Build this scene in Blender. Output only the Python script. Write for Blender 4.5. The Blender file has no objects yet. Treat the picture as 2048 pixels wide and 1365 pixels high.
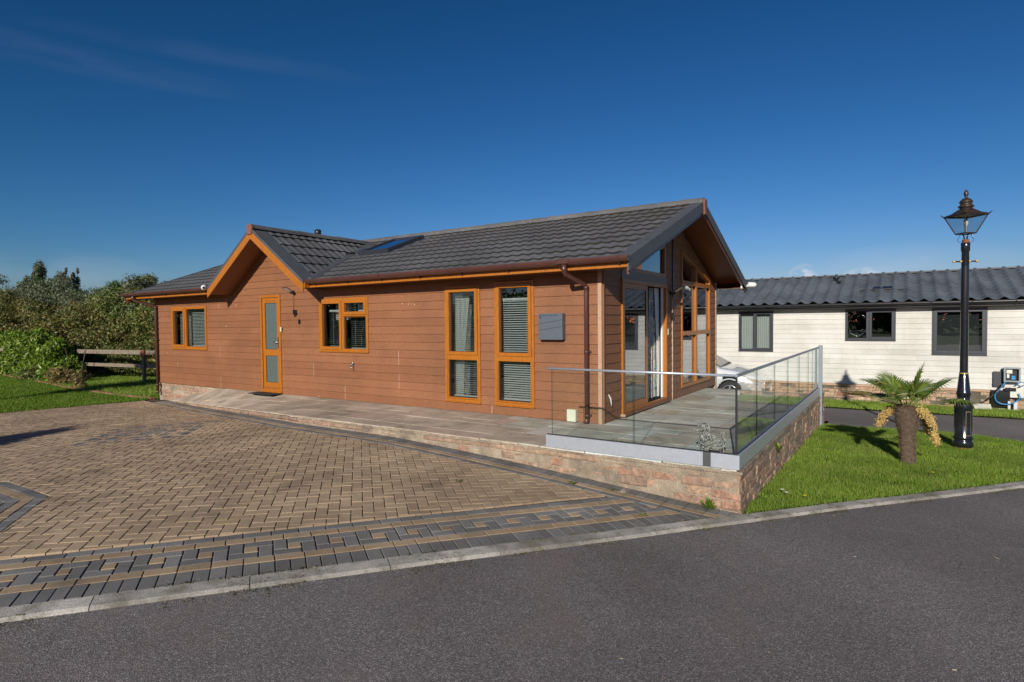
import bpy, bmesh, math, random
import numpy as np
from math import sin, cos, pi, radians, sqrt, atan2, floor
from mathutils import Vector, Matrix, noise
from mathutils.geometry import delaunay_2d_cdt
random.seed(7); rng = np.random.default_rng(7)
S = bpy.context.scene
COL = S.collection

# ------------------------------------------------------------------ camera
cd = bpy.data.cameras.new('camera'); cam = bpy.data.objects.new('camera', cd); COL.objects.link(cam)
cd.sensor_width = 36; cd.lens = 1174/2048*36; cd.clip_end = 2000; cd.clip_start = .05
yaw, pitch, roll = radians(33.6), -math.atan(36.5/1174), math.atan2(27, 2548)
fw = Vector((-sin(yaw)*cos(pitch), cos(yaw)*cos(pitch), sin(pitch)))
r0 = fw.cross(Vector((0, 0, 1))).normalized(); u0 = r0.cross(fw)
Rv = r0*cos(roll)-u0*sin(roll); Uv = r0*sin(roll)+u0*cos(roll)
cam.matrix_world = Matrix(((Rv.x, Uv.x, -fw.x, 0), (Rv.y, Uv.y, -fw.y, 0), (Rv.z, Uv.z, -fw.z, 1.5), (0, 0, 0, 1)))
S.camera = cam
# ------------------------------------------------------------------ sky, sun, exposure
SUN_EL = 21.9
sun_dir = Vector((0.2342, -0.8975, 0.3737)).normalized()      # towards the sun
W = bpy.data.worlds.new('World'); S.world = W; W.use_nodes = True
wn = W.node_tree; wn.nodes.clear()
sky = wn.nodes.new('ShaderNodeTexSky'); sky.sky_type = 'NISHITA'; sky.sun_disc = False
sky.sun_elevation = radians(SUN_EL); sky.sun_rotation = atan2(sun_dir.x, sun_dir.y)
sky.air_density = 1.0; sky.dust_density = 0.3; sky.ozone_density = 4.0
bg = wn.nodes.new('ShaderNodeBackground'); bg.inputs[1].default_value = 0.1
skg = wn.nodes.new('ShaderNodeGamma'); skg.inputs[1].default_value = 1.5; wn.links.new(sky.outputs[0], skg.inputs[0])
skt = wn.nodes.new('ShaderNodeMixRGB'); skt.blend_type = 'MULTIPLY'; skt.inputs[0].default_value = 1; skt.inputs[2].default_value = (.165, .235, .27, 1); wn.links.new(skg.outputs[0], skt.inputs[1])
wo = wn.nodes.new('ShaderNodeOutputWorld')
# thin cirrus and a few low puffs, by direction in the sky
tc = wn.nodes.new('ShaderNodeTexCoord')
def wmath(op, a, b=None, c=None):
    n = wn.nodes.new('ShaderNodeMath'); n.operation = op
    for i, v in enumerate((a, b, c)):
        if v is None: continue
        if isinstance(v, (int, float)): n.inputs[i].default_value = v
        else: wn.links.new(v, n.inputs[i])
    return n.outputs[0]
def cloud(direction, sx, sz, scale, strength, stretch=1.0, bias=-.75):
    d = Vector(direction).normalized()
    e1 = Vector((-d.y, d.x, 0)).normalized(); e2 = d.cross(e1)
    if e2.z < 0: e2 = -e2
    def dot(v):
        n = wn.nodes.new('ShaderNodeVectorMath'); n.operation = 'DOT_PRODUCT'
        wn.links.new(tc.outputs['Generated'], n.inputs[0]); n.inputs[1].default_value = v; return n.outputs['Value']
    a = wmath('DIVIDE', dot(e1), sx); b = wmath('DIVIDE', wmath('SUBTRACT', dot(e2), 0), sz)
    r2 = wmath('ADD', wmath('MULTIPLY', a, a), wmath('MULTIPLY', b, b))
    m = wmath('MAXIMUM', wmath('SUBTRACT', 1.0, r2), 0.0)
    m = wmath('MULTIPLY', m, wmath('GREATER_THAN', dot(d), 0))
    mp = wn.nodes.new('ShaderNodeMapping'); mp.inputs['Scale'].default_value = (1, 1, stretch)
    wn.links.new(tc.outputs['Generated'], mp.inputs[0])
    nz = wn.nodes.new('ShaderNodeTexNoise'); nz.inputs['Scale'].default_value = scale; nz.inputs['Detail'].default_value = 6
    wn.links.new(mp.outputs[0], nz.inputs['Vector'])
    f = wmath('MULTIPLY_ADD', nz.outputs[0], 2.2 if scale < 25 else 5.0, bias if scale < 25 else -2.1)
    f = wmath('MINIMUM', wmath('MAXIMUM', wmath('MULTIPLY', f, m), 0.0), 1.0)
    return wmath('MULTIPLY', f, strength)
def pdir(x, y):
    return fw + Rv*((x-1024)/1174) + Uv*((682.5-y)/1174)
cl = [cloud(pdir(90, 104), .26, .022, 5, .05, 7), cloud(pdir(440, 110), .24, .016, 6, .03, 7),
      cloud(pdir(1607, 555), .022, .022, 60, 1.3, 1), cloud(pdir(1725, 558), .03, .018, 60, 1.0, 1),
      cloud(pdir(1820, 545), .13, .045, 6, .40, 2), cloud(pdir(100, 540), .14, .03, 8, .2, 3)]
tot = cl[0]
for c in cl[1:]: tot = wmath('ADD', tot, c)
tot = wmath('MINIMUM', tot, .85)
mx = wn.nodes.new('ShaderNodeMixRGB'); mx.inputs[2].default_value = (4.6, 5.0, 5.8, 1)
wn.links.new(tot, mx.inputs[0]); sks = wn.nodes.new('ShaderNodeSeparateColor'); skc = wn.nodes.new('ShaderNodeCombineColor'); wn.links.new(skt.outputs[0], sks.inputs[0])
wn.links.new(wmath('MULTIPLY', wmath('POWER', sks.outputs[0], 1.35), .82), skc.inputs[0]); wn.links.new(wmath('MULTIPLY', wmath('POWER', sks.outputs[1], .93), .76), skc.inputs[1]); wn.links.new(wmath('MULTIPLY', wmath('POWER', sks.outputs[2], .93), .82), skc.inputs[2])
wn.links.new(skc.outputs[0], mx.inputs[1])
wn.links.new(mx.outputs[0], bg.inputs[0]); wn.links.new(bg.outputs[0], wo.inputs[0])
sd = bpy.data.lights.new('sun', 'SUN'); sd.energy = 3.7; sd.angle = radians(.55); sd.color = (1, .93, .82)
so = bpy.data.objects.new('sun', sd); COL.objects.link(so); so.rotation_euler = sun_dir.to_track_quat('Z', 'Y').to_euler(); so.location = (5, -18, 9)
S.view_settings.view_transform = 'Standard'; S.view_settings.look = 'None'
S.view_settings.gamma = 1; S.view_settings.exposure = 0.45; S.view_settings.use_curve_mapping = False
S.cycles.max_bounces = 8; S.cycles.transparent_max_bounces = 24; S.cycles.glossy_bounces = 4
S.cycles.transmission_bounces = 4; S.cycles.diffuse_bounces = 2
S.cycles.caustics_reflective = False; S.cycles.caustics_refractive = False

# ------------------------------------------------------------------ material helpers
class NT:
    def __init__(s, name):
        s.m = bpy.data.materials.new(name); s.m.use_nodes = True; s.t = s.m.node_tree; s.t.nodes.clear()
        s.out = s.t.nodes.new('ShaderNodeOutputMaterial'); s._pos = None
    def n(s, typ, **kw):
        x = s.t.nodes.new(typ)
        for k, v in kw.items(): setattr(x, k, v)
        return x
    def link(s, a, b): s.t.links.new(a, b)
    def pos(s):
        if s._pos is None: s._pos = s.n('ShaderNodeNewGeometry').outputs['Position']
        return s._pos
    def rand(s): return s.n('ShaderNodeNewGeometry').outputs['Random Per Island']
    def mapping(s, scale=(1, 1, 1), rot=(0, 0, 0), vec=None):
        x = s.n('ShaderNodeMapping'); x.inputs['Scale'].default_value = scale; x.inputs['Rotation'].default_value = rot
        s.link(vec or s.pos(), x.inputs[0]); return x.outputs[0]
    def noise(s, scale, detail=4, vec=None, rough=.55, dist=0):
        x = s.n('ShaderNodeTexNoise'); x.inputs['Scale'].default_value = scale; x.inputs['Detail'].default_value = detail
        x.inputs['Roughness'].default_value = rough; x.inputs['Distortion'].default_value = dist
        s.link(vec or s.pos(), x.inputs['Vector']); return x.outputs[0]
    def voro(s, scale, vec=None, feature='F1', out='Distance'):
        x = s.n('ShaderNodeTexVoronoi'); x.feature = feature; x.inputs['Scale'].default_value = scale
        s.link(vec or s.pos(), x.inputs['Vector']); return x.outputs[out]
    def ramp(s, fac, stops, interp='LINEAR'):
        x = s.n('ShaderNodeValToRGB'); cr = x.color_ramp; cr.interpolation = interp
        while len(cr.elements) < len(stops): cr.elements.new(.5)
        for e, (p, c) in zip(cr.elements, stops):
            e.position = p; e.color = (c[0], c[1], c[2], 1) if not isinstance(c, (int, float)) else (c, c, c, 1)
        s.link(fac, x.inputs[0]); return x.outputs[0]
    def mix(s, fac, a, b, blend='MIX'):
        x = s.n('ShaderNodeMixRGB', blend_type=blend)
        for i, v in enumerate((fac, a, b)):
            if isinstance(v, (int, float)): x.inputs[i].default_value = v if i == 0 else (v, v, v, 1)
            elif isinstance(v, tuple): x.inputs[i].default_value = (*v[:3], 1)
            else: s.link(v, x.inputs[i])
        return x.outputs[0]
    def math(s, op, a, b=None, c=None):
        x = s.n('ShaderNodeMath', operation=op)
        for i, v in enumerate((a, b, c)):
            if v is None: continue
            if isinstance(v, (int, float)): x.inputs[i].default_value = v
            else: s.link(v, x.inputs[i])
        return x.outputs[0]
    def sep(s, vec=None):
        x = s.n('ShaderNodeSeparateXYZ'); s.link(vec or s.pos(), x.inputs[0]); return x.outputs
    def bump(s, h, strength=.3, dist=.01, normal=None):
        x = s.n('ShaderNodeBump'); x.inputs['Strength'].default_value = strength; x.inputs['Distance'].default_value = dist
        s.link(h, x.inputs['Height'])
        if normal is not None: s.link(normal, x.inputs['Normal'])
        return x.outputs[0]
    def bsdf(s, col, rough=.6, metal=0, spec=.5, normal=None, coat=0):
        x = s.n('ShaderNodeBsdfPrincipled')
        if isinstance(col, tuple): x.inputs['Base Color'].default_value = (*col[:3], 1)
        else: s.link(col, x.inputs['Base Color'])
        if isinstance(rough, (int, float)): x.inputs['Roughness'].default_value = rough
        else: s.link(rough, x.inputs['Roughness'])
        x.inputs['Metallic'].default_value = metal; x.inputs['Specular IOR Level'].default_value = spec
        x.inputs['Coat Weight'].default_value = coat
        if normal is not None: s.link(normal, x.inputs['Normal'])
        return x.outputs[0]
    def done(s, sh): s.link(sh, s.out.inputs[0]); return s.m

def simple(name, col, rough=.5, metal=0, spec=.5, var=.12, scale=9, bump=0, bscale=60, coat=0):
    t = NT(name)
    c = t.mix(var, col, t.ramp(t.noise(scale, 5), [(.3, tuple(v*.45 for v in col)), (.7, tuple(min(1, v*1.35) for v in col))]))
    nm = t.bump(t.noise(bscale, 3), bump, .004) if bump else None
    r = t.math('ADD', t.math('MULTIPLY', t.noise(scale*2.3, 3), .16), rough-.08)
    return t.done(t.bsdf(c, r, metal, spec, nm, coat))

def granular(name, stops, grain=90, grainv=.35, big=1.2, bigv=.3, rough=.85, bump=.4, bdist=.004, stain=None, isl=.5, spec=.3):
    """per-island colour + grain + stains: paving, bricks, slabs"""
    t = NT(name)
    base = t.ramp(t.rand(), stops)
    if isl < 1: base = t.mix(isl, stops[len(stops)//2][1], base)
    g = t.noise(grain, 3, rough=.7)
    c = t.mix(grainv, base, t.ramp(g, [(.3, .02), (.55, .5), (.72, 1.0)]), 'OVERLAY')
    c = t.mix(bigv, c, t.ramp(t.noise(big, 5, rough=.65), [(.3, .12), (.7, .9)]), 'OVERLAY')
    if stain:
        c = t.mix(t.ramp(t.noise(stain[1], 6, rough=.7), [(stain[2], 0.0), (stain[2]+.12, stain[3])]), c, stain[0])
    h = t.mix(.5, g, t.noise(grain*.25, 4))
    return t.done(t.bsdf(c, rough, 0, spec, t.bump(h, bump, bdist)))

M = {}
# asphalt
def asphalt(name, tone):
    t = NT(name)
    v = t.voro(165, out='Color'); sp = t.sep(v)[0]
    base = t.ramp(sp, [(0, tuple(tone*x for x in (.55, .49, .475))), (.5, tuple(tone*x for x in (1.0, .9, .875))), (.84, tuple(tone*x for x in (1.4, 1.26, 1.23))), (.96, tuple(tone*x for x in (2.3, 2.1, 2.05)))])
    pink = t.mix(t.ramp(t.noise(1.7, 4), [(.52, 0.0), (.7, .3)]), base, (tone*1.35, tone*1.0, tone*.95))
    c = t.mix(.5, pink, t.ramp(t.noise(.35, 5, rough=.6), [(.3, .25), (.7, .75)]), 'OVERLAY')
    c = t.mix(t.ramp(t.noise(1.1, 6, rough=.75, dist=1.5), [(.60, 0.0), (.72, .35)]), c, (tone*.55, tone*.5, tone*.48))
    c = t.mix(t.ramp(t.noise(38, 2), [(.70, 0.0), (.78, .6)]), c, (.14, .13, .12))
    dusty = t.ramp(t.noise(.9, 6, rough=.7), [(.5, 0.0), (.75, .22)])
    c = t.mix(dusty, c, (.14, .125, .115))
    d = t.voro(165)
    return t.done(t.bsdf(c, .82, 0, .35, t.bump(t.mix(.4, d, t.noise(200, 2)), .8, .005)))
M['asphalt'] = asphalt('asphalt', .150)
M['asphalt_far'] = asphalt('asphalt_dark', .05)
M['earth'] = simple('earth', (.09, .07, .045), .95, var=.6, bump=.6, bscale=40)
M['joint'] = granular('jointing_sand', [(0, (.075, .06, .04)), (1, (.10, .08, .055))], 120, .5, 2, .6, .95, .6, .004, ((.045, .06, .015), 3.0, .56, .8), 1)
M['buff'] = granular('buff_paving', [(0, (.29, .205, .135)), (.35, (.35, .255, .168)), (.6, (.385, .285, .19)), (.85, (.42, .315, .21)), (1, (.49, .375, .24))], 170, .35, .9, .38, .86, .5, .004, ((.13, .10, .07), 1.6, .56, .5), .5)
M['buff_line'] = granular('yellow_paving', [(0, (.28, .20, .125)), (.5, (.34, .248, .155)), (1, (.40, .30, .195))], 170, .35, 1.4, .3, .86, .5, .004, ((.13, .1, .07), 2.0, .58, .5), .8)
M['charcoal'] = granular('charcoal_paving', [(0, (.135, .130, .124)), (.5, (.172, .167, .160)), (1, (.225, .219, .210))], 170, .4, 1.4, .35, .82, .5, .004, ((.16, .155, .15), 3.2, .62, .45), .8)
M['kerb'] = granular('kerb_concrete', [(0, (.29, .27, .24)), (1, (.37, .35, .32))], 140, .45, 2.2, .55, .9, .8, .005, ((.14, .12, .08), 5, .50, .65), .8)
M['slab_path'] = granular('buff_sandstone', [(0, (.35, .29, .225)), (.3, (.43, .36, .28)), (.6, (.48, .405, .32)), (.85, (.45, .345, .28)), (1, (.53, .46, .37))], 60, .3, 1.6, .4, .85, .45, .006, ((.12, .115, .07), 2.2, .55, .55), .95)
M['slab_deck'] = granular('grey_sandstone', [(0, (.38, .375, .31)), (.3, (.46, .46, .40)), (.55, (.53, .53, .49)), (.74, (.50, .48, .42)), (.86, (.46, .38, .30)), (1, (.55, .60, .59))], 60, .3, 1.8, .42, .82, .45, .006, ((.10, .10, .075), 2.2, .56, .5), .95)
M['mortar'] = granular('mortar', [(0, (.27, .21, .16)), (1, (.33, .27, .20))], 90, .5, 3, .6, .95, .9, .008, ((.13, .10, .08), 4, .55, .6), .8)
M['slab_joint'] = granular('slab_joint', [(0, (.12, .105, .085)), (1, (.16, .14, .11))], 90, .4, 3, .5, .95, .8, .006, ((.07, .07, .03), 4, .5, .6), .8)
def stonebrick(name, cols):
    t = NT(name)
    base = t.ramp(t.rand(), cols)
    m1 = t.noise(14, 5, rough=.7, dist=.6); m2 = t.noise(3.2, 5, rough=.65)
    c = t.mix(.85, base, t.ramp(m1, [(.25, (.08, .06, .05)), (.5, (.45, .37, .31)), (.72, (.95, .84, .72))]), 'OVERLAY')
    c = t.mix(t.ramp(t.noise(42, 5, rough=.75), [(.42, 0.0), (.6, .55)]), c, (.36, .28, .21))
    c = t.mix(t.ramp(m2, [(.54, 0.0), (.68, .5)]), c, (.37, .285, .21))
    c = t.mix(t.ramp(t.noise(6, 6, rough=.8), [(.60, 0.0), (.72, .6)]), c, (.10, .085, .07))
    c = t.mix(t.ramp(t.noise(9.3, 6, rough=.8), [(.64, 0.0), (.74, .55)]), c, (.52, .46, .40))
    h = t.mix(.5, t.noise(22, 6, rough=.7), t.noise(90, 3))
    return t.done(t.bsdf(c, .92, 0, .2, t.bump(h, .9, .014)))
M['wallstone'] = stonebrick('pink_wall_stone', [(0, (.36, .215, .165)), (.25, (.27, .20, .165)), (.5, (.41, .31, .23)), (.75, (.33, .225, .18)), (.9, (.24, .19, .16)), (1, (.50, .42, .33))])
M['plinthstone'] = stonebrick('tan_plinth_stone', [(0, (.40, .30, .21)), (.4, (.45, .34, .245)), (.75, (.43, .335, .25)), (1, (.50, .40, .30))])
M['redbrick'] = stonebrick('red_edging_brick', [(0, (.25, .09, .06)), (.5, (.30, .12, .075)), (1, (.34, .17, .11))])
# lapped cladding
def cladding(name, col, bh, z0, dark, grainamt, axis, light):
    t = NT(name); s = t.sep(); axis_grain = name.startswith('brown')
    k = t.math('FLOOR', t.math('DIVIDE', t.math('SUBTRACT', s[2], z0), bh))
    seg = t.math('FLOOR', t.math('DIVIDE', t.math('ADD', s[axis], t.math('MULTIPLY', k, 1.37)), 3.6))
    cmb = t.n('ShaderNodeCombineXYZ'); t.link(k, cmb.inputs[0]); t.link(seg, cmb.inputs[1])
    wnz = t.n('ShaderNodeTexWhiteNoise'); t.link(cmb.outputs[0], wnz.inputs[0])
    base = t.ramp(wnz.outputs[0], [(0, dark), (.5, col), (1, light)])
    sc = (5, 5, 42)
    g = t.noise(2.6, 6, vec=t.mapping(sc), rough=.65, dist=.8)
    c = t.mix(grainamt, base, t.ramp(g, [(.3, .15), (.7, .85)]), 'OVERLAY')
    c = t.mix(.3, c, t.ramp(t.noise(1.1, 5, rough=.6), [(.3, .25), (.7, .78)]), 'OVERLAY')
    fine = t.noise(75, 4, vec=t.mapping((1, 1, 1.8)), rough=.75)
    c = t.mix(.75 if axis_grain else .15, c, t.ramp(fine, [(.3, .12), (.7, .88)]), 'OVERLAY')
    sp = t.ramp(t.noise(26, 3), [(.74, 0.0), (.8, .25)])
    c = t.mix(sp, c, light)
    # splash-back dirt low on the wall, rain streaks below the eaves
    st = t.noise(1.0, 4, vec=t.mapping((9, 9, .7)))
    c = t.mix(t.ramp(st, [(.55, 0.0), (.75, .16)]), c, tuple(v*.5 for v in col))
    h = t.mix(.7, g, fine)
    return t.done(t.bsdf(c, .6, 0, .5, t.bump(h, .9, .008)))
M['clad_x'] = cladding('brown_cladding_front', (.240, .098, .041), .1455, 0.0, (.222, .089, .037), .22, 0, (.262, .109, .048))
M['clad_y'] = cladding('brown_cladding_end', (.240, .098, .041), .1455, 0.0, (.222, .089, .037), .22, 1, (.262, .109, .048))
M['clad_white'] = cladding('cream_cladding', (.565, .555, .51), .15, -.45, (.52, .51, .47), .16, 0, (.61, .60, .56))
M['trim_pale'] = simple('pale_timber_trim', (.44, .29, .19), .7, var=.25, scale=14, bump=.3)
M['filler'] = simple('pale_joint_filler', (.58, .42, .31), .8, var=.2)
def oak(name, col, amt=.4):
    t = NT(name)
    g = t.noise(3.5, 5, vec=t.mapping((14, 14, 1.6)), rough=.6, dist=1.0)
    c = t.mix(amt, col, t.ramp(g, [(.3, .22), (.7, .8)]), 'OVERLAY')
    return t.done(t.bsdf(c, .38, 0, .5, t.bump(g, .12, .003)))
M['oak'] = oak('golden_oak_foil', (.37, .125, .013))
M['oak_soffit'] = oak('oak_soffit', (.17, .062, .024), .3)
def rooftile(name, col, lichen=True, blue=0):
    t = NT(name); s = t.sep()
    g = t.noise(240, 2)
    c = t.mix(.5, col, t.ramp(g, [(.3, .15), (.7, .85)]), 'OVERLAY')
    c = t.mix(.6, c, t.ramp(t.noise(.9, 5, rough=.65), [(.3, .22), (.7, .8)]), 'OVERLAY')
    c = t.mix(t.ramp(t.noise(1.0, 5, vec=t.mapping((1.5, 6, 6)), rough=.7), [(.5, 0.0), (.75, .3)]), c, tuple(v*.6 for v in col))
    if lichen:
        hz = t.math('MULTIPLY_ADD', s[2], 1.1, -3.2)             # more growth towards the ridge
        hz = t.math('MINIMUM', t.math('MAXIMUM', hz, 0.05), .95)
        sp = t.ramp(t.noise(15, 5, rough=.75), [(.58, 0.0), (.64, 1.0)])
        c = t.mix(t.math('MULTIPLY', sp, hz), c, (.24, .18, .09))
        c = t.mix(t.ramp(t.noise(21, 3), [(.72, 0.0), (.76, .5)]), c, (.30, .29, .26))
        c = t.mix(t.math('MULTIPLY', t.ramp(t.noise(2.2, 6, rough=.7), [(.45, 0.0), (.7, .55)]), hz), c, (.10, .085, .06))
    return t.done(t.bsdf(c, .78, 0, .35, t.bump(g, .5, .003)))
M['tile'] = rooftile('grey_granulated_tile', (.100, .102, .110))
M['tile_far'] = rooftile('blue_grey_tile', (.105, .125, .15), False)
M['tile_nose'] = simple('dirt_and_gap_shade_edge', (.028, .026, .024), .9, var=.4, scale=12)  # dirt plus the shadow of the gap under each course, put in the colour
M['flash'] = simple('grey_flashing', (.075, .08, .09), .6, var=.3, scale=5, bump=.25, bscale=160)
M['rust_cap'] = simple('terracotta_cap', (.20, .085, .06), .8, var=.5, scale=30, bump=.4)
M['brown_pvc'] = simple('brown_pvc', (.085, .035, .028), .32, var=.3, scale=5)
M['black_pvc'] = simple('black_pvc', (.018, .019, .021), .3, var=.2)
M['white_pvc'] = simple('white_pvc', (.75, .75, .73), .35, var=.1)
M['cream_box'] = simple('cream_plastic', (.60, .62, .48), .5, var=.15)
M['anthracite'] = simple('anthracite_frame', (.032, .037, .048), .4, var=.15)
M['chrome'] = simple('polished_steel', (.62, .63, .65), .22, 1.0, var=.1)
M['alu'] = simple('brushed_aluminium', (.52, .56, .62), .42, .55, var=.12, scale=20)
M['post_grey'] = simple('grey_coated_post', (.23, .27, .30), .45, .1, var=.12)
M['clamp'] = simple('dark_clamp', (.10, .105, .11), .5, .5)
M['gasket'] = simple('rubber_gasket', (.012, .012, .014), .6)
M['mailgrey'] = simple('slate_grey_paint', (.098, .118, .145), .42, var=.1)
M['ink'] = simple('dark_lettering', (.02, .025, .04), .6)
M['blackmetal'] = simple('black_gloss_paint', (.012, .014, .018), .18, 0, .6, var=.3, coat=.4, bump=.12, bscale=30)
M['gold'] = simple('gold_paint', (.55, .42, .16), .4, .3)
M['copper'] = simple('weathered_copper', (.075, .048, .038), .42, .5, var=.5, scale=16)
M['rust'] = simple('rust', (.25, .07, .025), .85, var=.6, scale=30)
M['interior'] = simple('interior_plaster', (.30, .27, .24), .8)
M['interior_floor'] = simple('interior_floor', (.12, .08, .05), .6)
M['dark_int'] = simple('dark_interior', (.03, .03, .032), .8)
M['slat'] = simple('blind_slat', (.72, .72, .69), .5, var=.05)
M['net'] = simple('white_curtain', (.72, .72, .68), .8, var=.2, scale=30)
M['mat_black'] = simple('black_rubber_mat', (.018, .018, .018), .9, bump=.8, bscale=140)
def pattern_cloth():
    t = NT('leaf_print_curtain')
    n1 = t.noise(7, 3, vec=t.mapping((1, 1, .6)), dist=3.0)
    c = t.ramp(n1, [(.40, (.62, .55, .40)), (.47, (.05, .11, .20)), (.53, (.60, .56, .46)), (.58, (.16, .27, .38)), (.66, (.55, .38, .14))], 'CONSTANT')
    return t.done(t.bsdf(c, .85))
M['print'] = pattern_cloth()
def glass(name, tint=(.93, .96, .95), ior=1.5, rough=.0, extra=0.0, bumpy=0):
    t = NT(name)
    tr = t.n('ShaderNodeBsdfTransparent'); tr.inputs[0].default_value = (*tint, 1)
    gl = t.n('ShaderNodeBsdfGlossy'); gl.inputs['Roughness'].default_value = rough; gl.inputs[0].default_value = (.95, .97, 1, 1)
    if bumpy: t.link(t.bump(t.noise(1.3, 2), bumpy, .01), gl.inputs['Normal'])
    lw = t.n('ShaderNodeLayerWeight'); lw.inputs[0].default_value = .5      # facing: same from both sides of the sheet
    f0 = ((ior-1)/(ior+1))**2
    fr = t.math('MULTIPLY_ADD', t.math('POWER', lw.outputs['Facing'], 5.0), 1-f0, f0+extra)
    mx = t.n('ShaderNodeMixShader'); t.link(fr, mx.inputs[0]); t.link(tr.outputs[0], mx.inputs[1]); t.link(gl.outputs[0], mx.inputs[2])
    return t.done(mx.outputs[0])
M['pane'] = glass('window_glass', (.80, .84, .84), 1.55, 0, .05, .06)
M['pane_end'] = glass('reflective_window_glass', (.62, .66, .68), 1.9, 0, .12, .05)
M['bal'] = glass('balustrade_glass', (.955, .98, .97), 1.5)
M['glass_edge'] = glass('green_glass_edge', (.50, .66, .60), 1.5, .05)
def obscure():
    t = NT('obscured_glass')
    b = t.bsdf(t.mix(.5, (.09, .12, .12), t.ramp(t.noise(60, 3, vec=t.mapping((4, 4, .6))), [(.3, (.045, .065, .065)), (.7, (.16, .19, .18))])), .16, 0, .6, t.bump(t.noise(110, 2), .35, .003))
    return t.done(b)
M['obscure'] = obscure()
def leafmat(name, stops, trans=.35, rough=.5, spec=.35):
    t = NT(name)
    r = t.rand(); c = t.ramp(r, stops)
    c = t.mix(.35, c, t.ramp(t.noise(.9, 4), [(.3, .25), (.7, .8)]), 'OVERLAY')
    if name.startswith('grass'): c = t.mix(t.ramp(t.noise(1.5, 5, rough=.7), [(.52, 0.0), (.72, .5)]), c, (.32, .34, .10)); c = t.mix(t.ramp(t.noise(.8, 5, rough=.6), [(.5, 0.0), (.7, .5)]), c, (.06, .12, .012))
    b = t.bsdf(c, rough, 0, spec)
    tl = t.n('ShaderNodeBsdfTranslucent'); t.link(t.mix(.5, c, (.35, .5, .06), 'MULTIPLY'), tl.inputs[0]); t.link(c, tl.inputs[0])
    mx = t.n('ShaderNodeMixShader'); mx.inputs[0].default_value = trans
    t.link(b, mx.inputs[1]); t.link(tl.outputs[0], mx.inputs[2]); return t.done(mx.outputs[0])
M['leaf_hedge'] = leafmat('bramble_leaf', [(0, (.06, .085, .018)), (.3, (.11, .14, .03)), (.6, (.17, .165, .045)), (.8, (.22, .15, .06)), (1, (.40, .38, .17))])
M['leaf_hedge2'] = leafmat('hawthorn_leaf', [(0, (.06, .10, .022)), (.5, (.14, .19, .042)), (.85, (.22, .24, .065)), (1, (.42, .40, .17))])
M['leaf_laurel'] = leafmat('laurel_leaf', [(0, (.05, .10, .010)), (.5, (.13, .22, .02)), (.85, (.23, .32, .035)), (1, (.42, .48, .12))], .3, .45, .35)
M['leaf_dry'] = leafmat('dry_shrub_leaf', [(0, (.17, .16, .05)), (.5, (.27, .22, .08)), (1, (.38, .26, .11))])
M['straw'] = leafmat('dry_straw', [(0, (.30, .22, .13)), (1, (.55, .48, .36))], .0, .9, .1)
M['moss'] = leafmat('moss_and_grit', [(0, (.05, .055, .015)), (.45, (.10, .10, .03)), (.8, (.16, .13, .07)), (1, (.34, .30, .22))], .0, .95, .1)
M['leaf_tree'] = leafmat('tree_leaf', [(0, (.04, .085, .022)), (.5, (.075, .14, .034)), (1, (.13, .20, .055))])
M['leaf_willow'] = leafmat('willow_leaf', [(0, (.08, .105, .055)), (.5, (.13, .155, .085)), (1, (.22, .24, .15))])
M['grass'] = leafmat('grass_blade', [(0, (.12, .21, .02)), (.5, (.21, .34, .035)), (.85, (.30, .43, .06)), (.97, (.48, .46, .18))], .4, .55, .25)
M['grass_left'] = leafmat('grass_blade_left', [(0, (.07, .15, .010)), (.5, (.12, .22, .016)), (.85, (.17, .28, .025)), (1, (.27, .31, .07))], .35, .6, .2)  # deeper green for the left lawn
def turf():
    t = NT('turf')
    c = t.ramp(t.noise(35, 5, rough=.7), [(.3, (.03, .05, .008)), (.55, (.08, .13, .014)), (.75, (.15, .17, .045))])
    return t.done(t.bsdf(c, .95, 0, .1, t.bump(t.noise(60, 3), .9, .02)))
M['turf'] = turf()
M['bark'] = simple('bark', (.09, .065, .045), .9, var=.6, scale=20, bump=.9, bscale=40)
M['fence_wood'] = simple('weathered_fence_timber', (.21, .17, .125), .85, var=.5, scale=12, bump=.5)  # weathered timber, darkened further to carry the shade on the fence
M['fence_red'] = simple('red_stained_timber', (.28, .07, .03), .85, var=.4, scale=12)
M['palm_trunk'] = simple('palm_fibre_trunk', (.10, .07, .048), .95, var=.8, scale=26, bump=1.0, bscale=70)
M['fibre'] = leafmat('palm_fibre', [(0, (.09, .06, .04)), (.5, (.17, .12, .08)), (1, (.30, .23, .16))], .1, .9, .1)
M['frond'] = leafmat('palm_frond', [(0, (.06, .11, .018)), (.5, (.12, .18, .03)), (.85, (.19, .25, .045)), (1, (.34, .31, .08))], .25, .38, .5)
M['petiole'] = simple('palm_stalk', (.20, .22, .05), .5)
M['blossom'] = leafmat('palm_blossom', [(0, (.50, .33, .10)), (.5, (.68, .48, .17)), (1, (.80, .62, .28))], .2, .8, .1)
M['carpaint'] = simple('silver_car_paint', (.60, .63, .67), .28, .15, var=.05, coat=.8)
M['tyre'] = simple('tyre_rubber', (.015, .015, .016), .8)
M['alloy'] = simple('alloy_wheel', (.55, .56, .58), .3, .8)
M['carglass'] = simple('tinted_car_glass', (.03, .045, .045), .05, 0, .8)
M['headlight'] = simple('headlight_lens', (.55, .56, .52), .12, .2, .8, var=.5, scale=30)
M['wire'] = simple('galvanised_wire', (.48, .46, .42), .42, .5, var=.7, scale=60)
M['blue_pipe'] = simple('blue_pipe', (.02, .22, .50), .35)
M['yellow'] = simple('yellow_petal', (.80, .60, .02), .6)
M['white_petal'] = simple('white_petal', (.8, .8, .78), .6)
M['card'] = simple('white_board', (.62, .62, .55), .7, var=.2)
M['skylight_glass'] = glass('skylight_glass', (.25, .3, .32), 2.2, 0, .25)

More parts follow.
